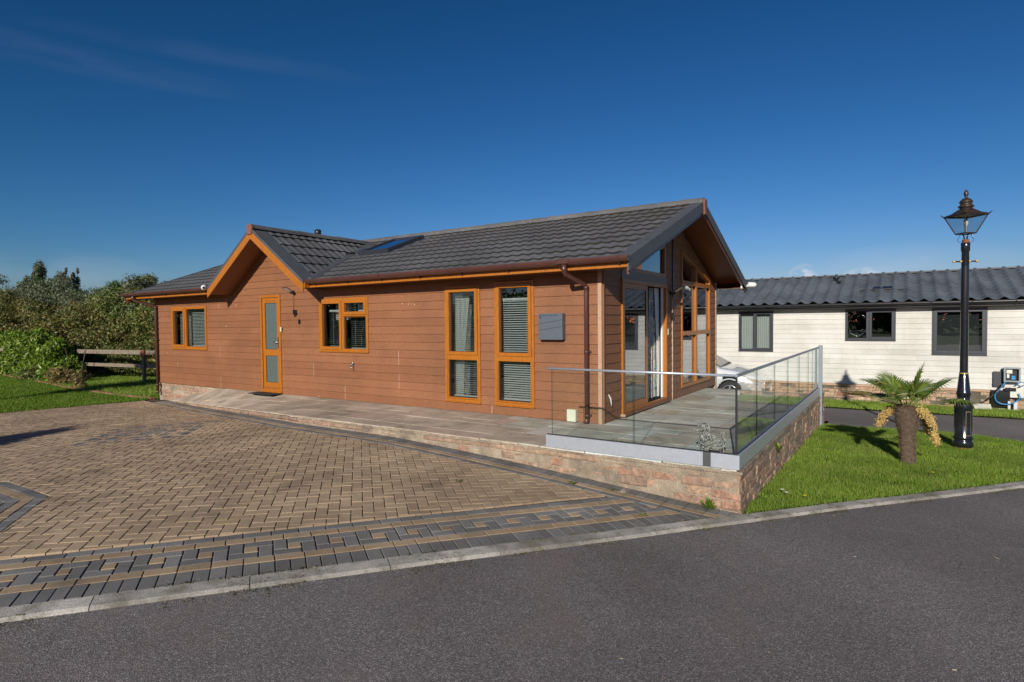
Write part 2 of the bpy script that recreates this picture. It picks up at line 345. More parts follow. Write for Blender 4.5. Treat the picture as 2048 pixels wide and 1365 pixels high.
# ------------------------------------------------------------------ object helpers
def thing(name, label, cat, loc, group=None, kind=None):
    o = bpy.data.objects.new(name, None); COL.objects.link(o); o.location = loc; o.empty_display_size = .2
    tag(o, label, cat, group, kind); return o
def tag(o, label=None, cat=None, group=None, kind=None):
    if label: o['label'] = label
    if cat: o['category'] = cat
    if group: o['group'] = group
    if kind: o['kind'] = kind
    return o
class MB:
    def __init__(s): s.v = []; s.f = []; s.mi = []; s.mats = []; s.cur = 0; s.smooth = []
    def mat(s, m):
        if m not in s.mats: s.mats.append(m)
        s.cur = s.mats.index(m); return s
    def add(s, vs, fs, smooth=False):
        b = len(s.v); s.v.extend([tuple(p) for p in vs]); s.f.extend([tuple(i+b for i in f) for f in fs])
        s.mi.extend([s.cur]*len(fs)); s.smooth.extend([smooth]*len(fs))
    def box(s, p, q, fn=None):
        x0, y0, z0 = [min(a, b) for a, b in zip(p, q)]; x1, y1, z1 = [max(a, b) for a, b in zip(p, q)]
        vs = [(x0, y0, z0), (x1, y0, z0), (x1, y1, z0), (x0, y1, z0), (x0, y0, z1), (x1, y0, z1), (x1, y1, z1), (x0, y1, z1)]
        fs = [(0, 3, 2, 1), (4, 5, 6, 7), (0, 1, 5, 4), (1, 2, 6, 5), (2, 3, 7, 6), (3, 0, 4, 7)]
        if fn: vs = [fn(*v) for v in vs]
        s.add(vs, fs)
    def prism(s, poly, fn, d0, d1):
        """poly of (a,b); fn(a,b,d)->xyz"""
        n = len(poly); vs = [fn(a, b, d0) for a, b in poly]+[fn(a, b, d1) for a, b in poly]
        s.add(vs, [tuple(range(n-1, -1, -1)), tuple(range(n, 2*n))]+[(i, (i+1) % n, n+(i+1) % n, n+i) for i in range(n)])
    def hexa(s, a, b):
        """two quads (4 pts each)"""
        s.add(list(a)+list(b), [(3, 2, 1, 0), (4, 5, 6, 7)]+[(i, (i+1) % 4, 4+(i+1) % 4, 4+i) for i in range(4)])
    def tube(s, pts, r, n=8, cap=True, smooth=True):
        pts = [Vector(p) for p in pts]; rs = r if isinstance(r, (list, tuple)) else [r]*len(pts)
        base = len(s.v); up = None; vs = []
        for i, p in enumerate(pts):
            t = (pts[min(i+1, len(pts)-1)]-pts[max(i-1, 0)])
            if t.length < 1e-9: t = Vector((0, 0, 1))
            t.normalize()
            if up is None: up = t.orthogonal().normalized()
            up = (up-t*up.dot(t));
            if up.length < 1e-6: up = t.orthogonal()
            up.normalize(); w = t.cross(up)
            for k in range(n):
                a = 2*pi*k/n; vs.append(p+(up*cos(a)+w*sin(a))*rs[i])
        fs = [(i*n+k, i*n+(k+1) % n, (i+1)*n+(k+1) % n, (i+1)*n+k) for i in range(len(pts)-1) for k in range(n)]
        if cap: fs += [tuple(range(n-1, -1, -1)), tuple((len(pts)-1)*n+k for k in range(n))]
        s.add(vs, fs, smooth)
    def lathe(s, c, prof, n=20, smooth=True, axis=None, cap=True):
        """prof list of (r, h) about +Z at c, or about axis vector"""
        c = Vector(c); ax = Vector(axis).normalized() if axis is not None else Vector((0, 0, 1))
        e1 = ax.orthogonal().normalized(); e2 = ax.cross(e1)
        if axis is None: e1, e2 = Vector((1, 0, 0)), Vector((0, 1, 0))
        vs = [c+ax*h+(e1*cos(2*pi*k/n)+e2*sin(2*pi*k/n))*r for r, h in prof for k in range(n)]
        m = len(prof)
        fs = [(i*n+k, i*n+(k+1) % n, (i+1)*n+(k+1) % n, (i+1)*n+k) for i in range(m-1) for k in range(n)]
        s.add(vs, fs, smooth)
        if not cap: return
        s.add(vs[:n], [tuple(range(n-1, -1, -1))]); s.add(vs[-n:], [tuple(range(n))])
    def build(s, name, m=None, parent=None, origin=None, label=None, cat=None, group=None, kind=None, bevel=0, angle=40):
        me = bpy.data.meshes.new(name)
        off = Vector(origin) if origin is not None else Vector((0, 0, 0))
        vs = [tuple(Vector(v)-off) for v in s.v] if origin is not None else s.v
        me.from_pydata(vs, [], s.f)
        mats = s.mats if s.mats else [m]
        for x in mats: me.materials.append(x)
        if len(mats) > 1: me.polygons.foreach_set('material_index', s.mi)
        if any(s.smooth): me.polygons.foreach_set('use_smooth', s.smooth)
        me.update()
        o = bpy.data.objects.new(name, me); COL.objects.link(o)
        if origin is not None: o.location = off
        if parent is not None:
            o.parent = parent
            if parent.type == 'EMPTY': o.matrix_parent_inverse = Matrix.Translation(-parent.location)
            elif parent.location.length > 0: o.matrix_parent_inverse = Matrix.Translation(-parent.location)
        if bevel:
            b = o.modifiers.new('bevel', 'BEVEL'); b.width = bevel; b.segments = 2; b.limit_method = 'ANGLE'; b.angle_limit = radians(angle)
        tag(o, label, cat, group, kind); return o
def fast(name, verts, faces, m, parent=None, label=None, cat=None, group=None, kind=None, smooth=False):
    """verts Nx3 array, faces MxK array"""
    me = bpy.data.meshes.new(name); verts = np.asarray(verts, dtype=np.float32); faces = np.asarray(faces, dtype=np.int32)
    me.vertices.add(len(verts)); me.vertices.foreach_set('co', verts.ravel())
    k = faces.shape[1]; me.loops.add(faces.size); me.loops.foreach_set('vertex_index', faces.ravel())
    me.polygons.add(len(faces)); me.polygons.foreach_set('loop_start', np.arange(0, faces.size, k, dtype=np.int32))
    me.polygons.foreach_set('loop_total', np.full(len(faces), k, dtype=np.int32))
    if smooth: me.polygons.foreach_set('use_smooth', np.ones(len(faces), dtype=bool))
    me.materials.append(m); me.update(calc_edges=True); me.validate()
    o = bpy.data.objects.new(name, me); COL.objects.link(o)
    if parent is not None:
        o.parent = parent; o.matrix_parent_inverse = Matrix.Translation(-parent.location)
    return tag(o, label, cat, group, kind)

# ------------------------------------------------------------------ terrain
GX = [-40, -20, -15.8, -12, -8.5, -6, -4.3, -2.9, -1.3, 0, 50]; GZ = [-.52, -.50, -.43, -.29, -.125, -.13, -.22, -.31, -.42, -.45, -.45]
GT = [float(.25*np.interp(x-.5, GX, GZ)+.5*np.interp(x, GX, GZ)+.25*np.interp(x+.5, GX, GZ)) for x in np.arange(-60, 40.2, .05)]
def sst(a, b, x):
    t = min(1, max(0, (x-a)/(b-a))); return t*t*(3-2*t)
def T(X, Y):
    i = min(1999, max(0, (X+60)*20)); k = int(i); f = i-k; s = GT[k]*(1-f)+GT[k+1]*f
    dy = .022*min(max(0, Y-5.5), 16); dz = .025*min(max(0, Y-12.5), 8)
    f = s-dy*sst(-4, -1.5, X)-dz*sst(-20, -10, X)
    w = sst(13, 16.5, Y)*sst(-20, -13, X) if Y > 13 else 0
    return f+(-.45-dy-dz-f)*w
def FE(X):   # front edge of the paved terrace
    return 6.1+max(0, -8.3-X)*.2147
def ZS(X, Y):   # level of the terrace: flat, then ramping down at its far left end
    ze = -max(0, -8.3-X)*.0533; zw = float(np.interp(X, [-15.9, -15.43, -14.58, -14.0, -13.6], [-.41, -.34, -.19, -.07, 0])); f = FE(X)
    t = min(1, max(0, (Y-f)/max(.05, 7.85-f))); return ze+(zw-ze)*t
KP = [(-9.5, -6.4), (-6.6, -2.05), (-4.43, 1.16), (-3.11, 3.13), (-2.13, 4.56), (-1.24, 5.90), (-.44, 7.08), (1.26, 9.30), (3.5, 12.2), (5.0, 13.6), (9.0, 15.4)]
def catmull(P, step=.05):
    P = [Vector(p).to_3d() for p in P]; out = []
    for i in range(len(P)-1):
        a, b, c, d = P[max(i-1, 0)], P[i], P[i+1], P[min(i+2, len(P)-1)]
        n = max(2, int((c-b).length/step))
        for k in range(n):
            t = k/n; out.append(.5*((2*b)+(c-a)*t+(2*a-5*b+4*c-d)*t*t+(3*b-3*c+d-a)*t**3))
    out.append(P[-1]); return out
KC = catmull(KP); KS = [0]
for a, b in zip(KC, KC[1:]): KS.append(KS[-1]+(b-a).length)
KX = [p.x for p in KC]; KY = [p.y for p in KC]
KXs = np.convolve(np.pad(KX, 12, 'edge'), np.ones(25)/25, 'valid'); KYs = np.convolve(np.pad(KY, 12, 'edge'), np.ones(25)/25, 'valid')
def kpt(s, d):
    """point at arc length s along the kerb's road edge, d metres inwards (towards the lodge)"""
    x, y = np.interp(s, KS, KXs), np.interp(s, KS, KYs)
    x2, y2 = np.interp(s+.15, KS, KXs), np.interp(s+.15, KS, KYs); x1, y1 = np.interp(s-.15, KS, KXs), np.interp(s-.15, KS, KYs)
    t = Vector((x2-x1, y2-y1)).normalized(); n = Vector((-t.y, t.x))
    return (float(x+n.x*d), float(y+n.y*d))
def s_at_y(y, d=0):
    lo, hi = 0, KS[-1]
    for _ in range(40):
        m = (lo+hi)/2
        if kpt(m, d)[1] < y: lo = m
        else: hi = m
    return lo
def sheet(name, poly, zoff, m, step=.5, zf=T, **kw):
    pts = []
    for a, b in zip(poly, poly[1:]+poly[:1]):
        a, b = Vector(a), Vector(b); k = max(1, int((b-a).length/step)); pts += [a.lerp(b, i/k) for i in range(k)]
    n = len(pts)
    edges = [(i, (i+1) % n) for i in range(n)]
    xs = [p.x for p in pts]; ys = [p.y for p in pts]
    def inside(x, y):
        c = False; j = n-1
        for i in range(n):
            if (pts[i].y > y) != (pts[j].y > y) and x < (pts[j].x-pts[i].x)*(y-pts[i].y)/(pts[j].y-pts[i].y)+pts[i].x: c = not c
            j = i
        return c
    x = min(xs)+step/2
    inner = []
    while x < max(xs):
        y = min(ys)+step/2
        while y < max(ys):
            if inside(x, y): inner.append(Vector((x, y)))
            y += step
        x += step
    r = delaunay_2d_cdt(pts+inner, edges, [list(range(n))], 1, 1e-5)
    vs = [(p.x, p.y, zf(p.x, p.y)+zoff) for p in r[0]]
    me = bpy.data.meshes.new(name); me.from_pydata(vs, [], [tuple(f) for f in r[2]]); me.materials.append(m); me.update()
    if me.polygons and sum(p.normal.z for p in me.polygons) < 0: me.flip_normals()
    o = bpy.data.objects.new(name, me); COL.objects.link(o); return tag(o, **kw)
def in_poly(poly, x, y):
    """vectorised point in polygon"""
    c = np.zeros(len(x), bool); j = len(poly)-1
    for i in range(len(poly)):
        xi, yi = poly[i][:2]; xj, yj = poly[j][:2]
        c ^= ((yi > y) != (yj > y)) & (x < (xj-xi)*(y-yi)/(yj-yi+1e-12)+xi); j = i
    return c
# block laying
def clip(poly, planes):
    """Sutherland-Hodgman; planes (nx,ny,c): keep nx*x+ny*y<=c"""
    for nx, ny, c in planes:
        out = []
        for i in range(len(poly)):
            a, b = poly[i], poly[(i+1) % len(poly)]
            da, db = nx*a[0]+ny*a[1]-c, nx*b[0]+ny*b[1]-c
            if da <= 0: out.append(a)
            if (da < 0 < db) or (db < 0 < da):
                t = da/(da-db); out.append((a[0]+(b[0]-a[0])*t, a[1]+(b[1]-a[1])*t))
        poly = out
        if len(poly) < 3: return []
    return poly
def area(p): return .5*sum(p[i][0]*p[(i+1) % len(p)][1]-p[(i+1) % len(p)][0]*p[i][1] for i in range(len(p)))
def inset(poly, d):
    n = len(poly)
    if area(poly) < 0: poly = poly[::-1]
    pl = []
    for i in range(n):
        a, b = poly[i], poly[(i+1) % n]; e = (b[0]-a[0], b[1]-a[1]); l = math.hypot(*e)
        if l < 1e-4: continue
        nx, ny = e[1]/l, -e[0]/l; pl.append((nx, ny, nx*a[0]+ny*a[1]-d))
    return clip(poly, pl)
def lay(mb, poly, fn, j=.004, bev=.005, h=.0, depth=.03, warp=0.0):
    """lay one block: poly in plane coords, fn(a,b,height)->xyz"""
    p1 = inset(poly, j)
    if len(p1) < 3 or abs(area(p1)) < 4e-4: return
    p2 = inset(p1, bev)
    if len(p2) != len(p1): 
        p2 = [((x-sum(q[0] for q in p1)/len(p1))*.9+sum(q[0] for q in p1)/len(p1), (y-sum(q[1] for q in p1)/len(p1))*.9+sum(q[1] for q in p1)/len(p1)) for x, y in p1]
    # align start
    k = min(range(len(p2)), key=lambda i: (p2[i][0]-p1[0][0])**2+(p2[i][1]-p1[0][1])**2); p2 = p2[k:]+p2[:k]
    n = len(p1); hs = [h+random.uniform(-warp, warp) for _ in p1]
    vs = [fn(a, b, -depth) for a, b in p1]+[fn(a, b, hh-bev*.7) for (a, b), hh in zip(p1, hs)]+[fn(a, b, hh) for (a, b), hh in zip(p2, hs)]
    fs = [tuple(range(2*n, 3*n))]
    for i in range(n):
        k = (i+1) % n; fs += [(i, k, n+k, n+i), (n+i, n+k, 2*n+k, 2*n+i)]
    mb.add(vs, fs)
GF = lambda a, b, h: (a, b, T(a, b)+h)

# distant ground
mb = MB(); R = [3, 6, 12, 20, 30, 45, 80, 160, 320, 700]; NA = 72
def gz(x, y): return T(max(-40, min(50, x)), max(-30, min(60, y)))-.10
mb.add([(-4, 6, gz(-4, 6))]+[(-4+r*cos(2*pi*k/NA), 6+r*sin(2*pi*k/NA), gz(-4+r*cos(2*pi*k/NA), 6+r*sin(2*pi*k/NA))) for r in R for k in range(NA)],
       [(0, 1+k, 1+(k+1) % NA) for k in range(NA)]+[(1+i*NA+k, 1+(i+1)*NA+k, 1+(i+1)*NA+(k+1) % NA, 1+i*NA+(k+1) % NA) for i in range(len(R)-1) for k in range(NA)])
mb.build('ground', M['turf'], kind='structure')
# road: everything on the road side of the kerb, and round behind the terrace
s_end = s_at_y(15.2)
kerb_road = [kpt(s, 0) for s in np.arange(.5, KS[-1]-.3, .4)]
lx = kerb_road[-1]
BACKEDGE = [(-1.26, 13.15), (-.2, 13.45), (.5, 13.65), (1.2, 13.6), (1.9, 12.9), (2.5, 12.1), (3.1, 11.75)]     # lawn wedge rear edge
road_poly = kerb_road[:1]+[p for p in kerb_road if p[1] < 6.0]+[(-1.15, 6.2), (-1.28, 6.6), (-1.28, 14.2), (-22, 14.4), (-22, 19.3), (26, 19.3), (26, -14), (-10, -14)]
sheet('road', road_poly, -.03, M['asphalt'], .55, kind='structure')
# kerb stones
kb = MB(); s = .4; top = -.002
while s < KS[-1]-1.4:
    L = .915; n = 6
    pl = [kpt(s+.003+(L-.006)*i/n, .0) for i in range(n+1)]; pr = [kpt(s+.003+(L-.006)*i/n, .135) for i in range(n+1)]
    vs = []; fs = []
    dz = random.uniform(-.002, .002)
    for a, b in zip(pl, pr):
        e = ((b[0]-a[0])/.135, (b[1]-a[1])/.135)
        z1 = T(*a); z2 = T(*b)
        vs += [(a[0], a[1], z1-.08), (a[0], a[1], z1-.018+dz), (a[0]+e[0]*.02, a[1]+e[1]*.02, z1-.004+dz), (b[0]-e[0]*.006, b[1]-e[1]*.006, z2+.004+dz), (b[0], b[1], z2+.0+dz), (b[0], b[1], z2-.08)]
    for i in range(n):
        for k in range(5): fs.append((i*6+k, (i+1)*6+k, (i+1)*6+k+1, i*6+k+1))
    fs += [tuple(range(6)), tuple(n*6+k for k in range(5, -1, -1))]
    kb.add(vs, fs); s += L
kb.build('kerb', M['kerb'], kind='structure')
# driveway of block paving
dv_poly = [kpt(s_at_y(y, .13), .13) for y in (-5.5, -3, -1, 1, 2.5, 4, 5, 5.9)]+[(-1.36, 6.08), (-8.3, 6.08)]+[(x, FE(x)-.02) for x in (-9.6, -11.2, -13, -14.2, -15.8)]+[(-15.9, 7.83), (-16.75, 7.83), (-16.62, 7.29), (-16.93, 5.91), (-17.27, 4.67), (-18.4, 0), (-19.6, -5.5)]
sheet('driveway_bed', dv_poly, -.016, M['joint'], .5, kind='structure')
dm = MB()
def deck_line(off, ccw=1):
    """half planes keeping y < FE-off, approximated by the straight run and the bend"""
    return off
S0, S1 = s_at_y(-3.5), s_at_y(6.35)
HP_DECK = [(0, 1, 6.1-.42)]
def strip(s0, s1, d0, d1, L, mat, planes=(), jn=.004, phase=0):
    dm.mat(mat); s = s0+phase
    while s < s1:
        q = [kpt(s, d0), kpt(s+L, d0), kpt(s+L, d1), kpt(s, d1)]
        q = clip(q, planes) if planes else q
        if len(q) >= 3: lay(dm, q, GF, .0032, .004, random.uniform(-.0015, .0015), .03, .001)
        s += L
KB = .14
PD = [(0, 1, 6.1-.42)]
strip(S0, S1, KB, KB+.2, .105, M['charcoal'], PD)
strip(S0, S1, KB+.2, KB+.3, .21, M['buff_line'], PD)
s = S0
while s < S1:   # pinwheels: four charcoal blocks round a yellow half block
    a, b, w = s, KB+.3, .1033
    for (x0, y0, x1, y1, mm) in ((0, 0, 2, 1, 0), (2, 0, 3, 2, 0), (1, 2, 3, 3, 0), (0, 1, 1, 3, 0), (1, 1, 2, 2, 1)):
        dm.mat(M['buff_line'] if mm else M['charcoal'])
        q = clip([kpt(a+x0*w, b+y0*.1), kpt(a+x1*w, b+y0*.1), kpt(a+x1*w, b+y1*.1), kpt(a+x0*w, b+y1*.1)], PD)
        if len(q) >= 3: lay(dm, q, GF, .004, .005, random.uniform(-.0015, .0015), .03, .001)
    s += .31
strip(S0, S1, KB+.6, KB+.7, .21, M['buff_line'], PD, phase=.07)
strip(S0, S1, KB+.7, KB+.8, .21, M['charcoal'], PD, phase=-.02)
# border along the terrace
def dstrip(o0, o1, L, mat, x0=-15.9, x1=-1.30):
    dm.mat(mat); x = x0
    while x < x1:
        y0, y1 = FE(x)-.02, FE(x+L)-.02
        q = [(x, y0-o1), (x+L, y1-o1), (x+L, y1-o0), (x, y0-o0)]
        # stay inside the kerb
        sx = s_at_y(y0-.3, KB); ka, kb_ = kpt(sx-.6, KB), kpt(sx+.6, KB)
        e = (kb_[0]-ka[0], kb_[1]-ka[1]); nx, ny = e[1], -e[0]
        q = clip(q, [(nx, ny, nx*ka[0]+ny*ka[1])])
        if len(q) >= 3: lay(dm, q, GF, .004, .005, random.uniform(-.0015, .0015), .03, .001)
        x += L
dstrip(0, .2, .105, M['charcoal']); dstrip(.2, .3, .21, M['buff_line']); dstrip(.3, .4, .21, M['charcoal'])
# herringbone field
a1 = radians(48.1); E1 = (-sin(a1), cos(a1)); E2 = (cos(a1), sin(a1)); w = .1035; OX, OY = -9.95, 4.47
kq = [(s_at_y(y, KB+.8)) for y in (-4.5, -2, 1.5, 3.0, 4.4, 6.0)]
planesK = []
for sa, sb in zip(kq, kq[1:]):
    p, q = kpt(sa, KB+.8), kpt(sb, KB+.8); e = (q[0]-p[0], q[1]-p[1]); l = math.hypot(*e); nx, ny = e[1]/l, -e[0]/l
    planesK.append((nx, ny, nx*p[0]+ny*p[1]))
AP = (-6.87, 2.21)                                       # corner of the big octagon motif
OCN = [(cos(radians(a)), sin(radians(a))) for a in (54.6, 91.7, 134, 179, 224, 269, 314, 9)]; OR_ = 1.4
_d = OCN[0][0]*OCN[1][1]-OCN[0][1]*OCN[1][0]                 # centre: both visible sides pass through the corner
OCC = (AP[0]-OR_*(OCN[1][1]-OCN[0][1])/_d, AP[1]-OR_*(OCN[0][0]-OCN[1][0])/_d)
OCP = [(n[0], n[1], OR_+n[0]*OCC[0]+n[1]*OCC[1]) for n in OCN]
def octd(x, y): return max(n[0]*x+n[1]*y-n[2] for n in OCP)
ang_l = (-16.64, 7.2); ang_m = (-17.27, 4.67)
e = (ang_l[0]-ang_m[0], ang_l[1]-ang_m[1]); l = math.hypot(*e); PL = (-e[1]/l, e[0]/l, (-e[1]*ang_l[0]+e[0]*ang_l[1])/l)
N = 95
for i in range(-N, N):
    for jx in range(-N, N):
        bx, by = i+2*jx, i-2*jx
        for (x0, y0, x1, y1) in ((0, 0, 2, 1), (0, 1, 1, 3)):
            cxx, cyy = (bx+(x0+x1)/2)*w, (by+(y0+y1)/2)*w
            X = OX+E2[0]*cxx+E1[0]*cyy; Y = OY+E2[1]*cxx+E1[1]*cyy
            if X < -17.9 or X > -1.3 or Y > 7.8 or Y < -.27*X-4.5: continue
            if any(nx*X+ny*Y > c+.12 for nx, ny, c in planesK): continue
            fe = FE(X)-.42
            if Y > fe+.12 or PL[0]*X+PL[1]*Y > PL[2]+.12: continue
            od = octd(X, Y)
            if od < -.12: continue
            q = []
            for (u, v) in ((x0, y0), (x1, y0), (x1, y1), (x0, y1)):
                xx, yy = (bx+u)*w, (by+v)*w; q.append((OX+E2[0]*xx+E1[0]*yy, OY+E2[1]*xx+E1[1]*yy))
            sl = (FE(X+.1)-FE(X-.1))/.2
            q = clip(q, planesK+[(-sl, 1, fe-sl*X), PL])
            if len(q) < 3: continue
            if od < .12:
                n = max(OCP, key=lambda n: n[0]*X+n[1]*Y-n[2]); q = clip(q, [(-n[0], -n[1], -n[2])])
                if len(q) < 3: continue
            ch = max(abs(cxx), abs(cyy)); mm = M['buff']
            if ch < .11 or .26 < ch < .40 or .57 < ch < .71: mm = M['charcoal']
            if abs(cxx) < .7 and abs(cyy) < .7 and .40 < ch < .57 and abs(abs(cxx)-abs(cyy)) < .05: mm = M['charcoal']
            if 1.0 < abs(cyy) < 1.12 and abs(cxx) < .9 and mm is M['buff']: mm = M['charcoal'] if cyy > 0 else mm
            if mm is M['buff'] and random.random() < .012: mm = M['buff_line']
            lay(dm.mat(mm), q, GF, .0032, .004, random.uniform(-.002, .002), .03, .0015)
# octagon: charcoal ring, yellow ring, charcoal centre
k = 0; o0 = 0.0
while o0 < OR_-.02:
    o1 = min(o0+.1035, OR_); dm.mat(M['buff_line'] if k == 1 else M['charcoal'])
    for n in OCP:
        tg = (-n[1], n[0]); pl = [(m[0]-n[0], m[1]-n[1], m[2]-n[2]) for m in OCP if m is not n]; t = -1.5+(.1035 if k % 2 else 0)
        bx0 = (OCC[0]+n[0]*OR_, OCC[1]+n[1]*OR_)
        while t < 1.5:
            q = clip([(bx0[0]+tg[0]*a-n[0]*b, bx0[1]+tg[1]*a-n[1]*b) for a, b in ((t, o0), (t, o1), (t+.207, o1), (t+.207, o0))], pl)
            if len(q) >= 3: lay(dm, q, GF, .0032, .004, random.uniform(-.002, .002), .03, .0015)
            t += .207
    o0 = o1; k += 1
dm.build('driveway', kind='structure')

# ------------------------------------------------------------------ terrace: paving slabs and stone retaining wall
slabs = {'path': MB(), 'deck': MB()}
def slabfn(a, b, h): return (a, b, ZS(a, b)+h)
C_ = .305; occ = set()
for gx in range(int(-16.8/C_), int(-1.3/C_)+1):
    for gy in range(int(6.0/C_)-1, int(14.0/C_)+1):
        if (gx, gy) in occ: continue
        x = gx*C_; 
        opts = [(2, 2), (3, 2), (2, 1), (1, 1), (2, 2), (3, 2), (2, 3), (1, 2)]; random.shuffle(opts)
        for (ww, hh) in opts+[(1, 1)]:
            cells = [(gx+i, gy+j) for i in range(ww) for j in range(hh)]
            if not any(c in occ for c in cells): break
        occ.update(cells)
        x0, x1 = -gx*-C_, (gx+ww)*C_; y0, y1 = gy*C_, (gy+hh)*C_
        cx, cy = (x0+x1)/2, (y0+y1)/2
        q = [(x0, y0), (x1, y0), (x1, y1), (x0, y1)]
        sl = (FE(cx+.15)-FE(cx-.15))/.3; fe = [(sl, -1, sl*cx-FE(cx)+.02)] if cx < -8.3 else [(0, -1, -6.08)]
        kind = 'deck' if (cx > -4.6 and cy > 6.9) or cx > -3.9 else 'path'
        if random.random() < .1 and -6.5 < cx < -3: kind = 'deck' if kind == 'path' else 'path'
        dz = random.uniform(-.001, .001)
        parts = [clip(q, [(0, 1, 7.86), (-1, 0, 15.85), (1, 0, -1.36)]+fe), clip(q, [(0, -1, -7.86), (-1, 0, 3.64), (1, 0, -1.36), (0, 1, 13.3)])]
        if y0 < 7.86 < y1 and x1 > -3.64 and x0 >= -3.64-1e-6: parts = [clip(q, [(1, 0, -1.36)])]
        for qq in parts:
            if len(qq) >= 3: lay(slabs[kind], [(x+random.uniform(-.004, .004), y+random.uniform(-.004, .004)) for x, y in qq], slabfn, .007, .003, dz, .02, .001)
tmb = MB()
for k, mm in (('path', M['slab_path']), ('deck', M['slab_deck'])):
    tmb.mat(mm); s_ = slabs[k]; tmb.add(s_.v, s_.f)
# mortar bed following the same outline
tmb.mat(M['slab_joint'])
xs = [-15.85+.4*i for i in range(37)]; xs = [x for x in xs if x < -1.4]+[-1.37]
vs = []; fs = []
for i, x in enumerate(xs): vs += [(x, FE(x)+.02, ZS(x, FE(x))-.009), (x, 7.9, ZS(x, 7.9)-.009), (x, FE(x)+.02, -.9), ]
for i in range(len(xs)-1): a = i*3; fs += [(a, a+3, a+4, a+1), (a+2, a+5, a+3, a)]
tmb.add(vs, fs)
tmb.add([(-3.64, 7.9, -.009), (-1.37, 7.9, -.009), (-1.37, 13.3, -.009), (-3.64, 13.3, -.009)], [(0, 1, 2, 3)])
terr = tmb.build('terrace_paving', label=None, kind='structure')
wb = MB(); wb.mat(M['wallstone'])
def walllay(u0, u1, fn, ztop, zbot, out=.0):
    z = ztop; r = 0
    while z > zbot:
        h = random.choice((.07, .08, .09, .10, .115)) if r else .07
        u = u0-random.uniform(0, .2)
        while u < u1:
            L = random.uniform(.14, .36) if r else random.uniform(.3, .7)
            a, b = max(u, u0), min(u+L, u1)
            if b-a > .02:
                q = [(a, z-h), (b, z-h), (b, z), (a, z)]
                q = [(x+random.uniform(-.004, .004), y+random.uniform(-.006, .006)) for x, y in q]
                lay(wb, q, fn, .005, .013, random.uniform(-.008, .014)+out, .02, .008)
            u += L
        z -= h; r += 1
walllay(-8.3, -1.335, lambda a, b, h: (a, 6.1-h, b), -.045, -.75)
walllay(6.095, 13.75, lambda a, b, h: (-1.34+h, a, b), -.045, -1.0)
walllay(-15.8, -8.3, lambda a, b, h: (a, FE(a)-h*.8, ZS(a, FE(a))+b), -.03, -.4)
wb.mat(M['mortar'])
wb.box((-8.3, 6.101, -1.1), (-1.341, 6.2, -.02)); wb.box((-1.45, 6.102, -1.1), (-1.342, 13.75, -.018)); wb.box((-3.7, 13.1, -1.1), (-1.46, 13.3, -.02))
# rough mortar capping lip under the channel
lip = []
for i in range(60):
    u = -8.3+i*.1165
    wb.box((u, 6.085+random.uniform(-.008, .006), -.045+random.uniform(-.006, .004)), (u+.118, 6.2, -.012+random.uniform(-.004, .0)))
for i in range(64):
    u = 6.1+i*.1195
    wb.box((-1.45, u, -.045+random.uniform(-.006, .004)), (-1.329+random.uniform(-.003, .003), u+.121, -.012+random.uniform(-.004, 0)))
wb.build('retaining_wall', None, origin=(-4, 6.1, -.4), label='low pinkish stone retaining wall under the glass balustrade', cat='wall')

# ------------------------------------------------------------------ brown lodge
YF, XE, XL, YB = 7.85, -3.64, -16.72, 14.11
BH = .1455
LODGE = thing('timber_clad_lodge', 'single storey brown clad lodge with dark tiled roof and oak windows', 'lodge', (-10.2, 10.98, -.3))
def clad(mb, fn, u0, u1, z0, z1, openings, planes=(), bh=BH, zb=0.0, lap=.013):
    us = sorted({u0, u1, *[o[i] for o in openings for i in (0, 1) if u0 < o[i] < u1]})
    k = floor((z0-zb)/bh+1e-6)
    while zb+k*bh < z1-1e-6:
        zl = zb+k*bh
        lv = [(zl, .0), (zl+.007, lap), (zl+bh, .003)]
        for (za, da), (zc, dc) in zip(lv, lv[1:]):
            if max(za, z0) >= min(zc, z1): continue
            zz = sorted({max(za, z0), min(zc, z1), *[o[i] for o in openings for i in (2, 3) if max(za, z0) < o[i] < min(zc, z1)]})
            if zz[0] >= zz[-1]: continue
            dz = lambda z: da+(dc-da)*(z-za)/(zc-za)
            for a, b in zip(us, us[1:]):
                for p, q in zip(zz, zz[1:]):
                    cu, cz = (a+b)/2, (p+q)/2
                    if any(o[0] < cu < o[1] and o[2] < cz < o[3] for o in openings): continue
                    poly = clip([(a, p), (b, p), (b, q), (a, q)], planes) if planes else [(a, p), (b, p), (b, q), (a, q)]
                    if len(poly) < 3: continue
                    mb.add([fn(u, z, dz(z)) for u, z in poly], [tuple(range(len(poly)))])
        k += 1
FF = lambda u, z, d: (u, YF-d, z)          # front wall
FN = lambda u, z, d: (XE+d, u, z)          # gable end wall facing the deck
OPF = [(-15.82, -14.17, .93, 1.99), (-11.94, -11.22, .06, 2.16), (-9.92, -8.50, .97, 2.02), (-6.59, -5.84, .17, 2.13), (-5.54, -4.79, .17, 2.16)]
m1 = MB(); m1.mat(M['clad_x'])
clad(m1, FF, XL+.06, XE-.05, 0, 2.30, OPF)
clad(m1, FF, -13.1, -9.6, 2.30, 3.5, [], [(-.70, 1, 3.47+.70*11.4), (.70, 1, 3.47-.70*11.4)])
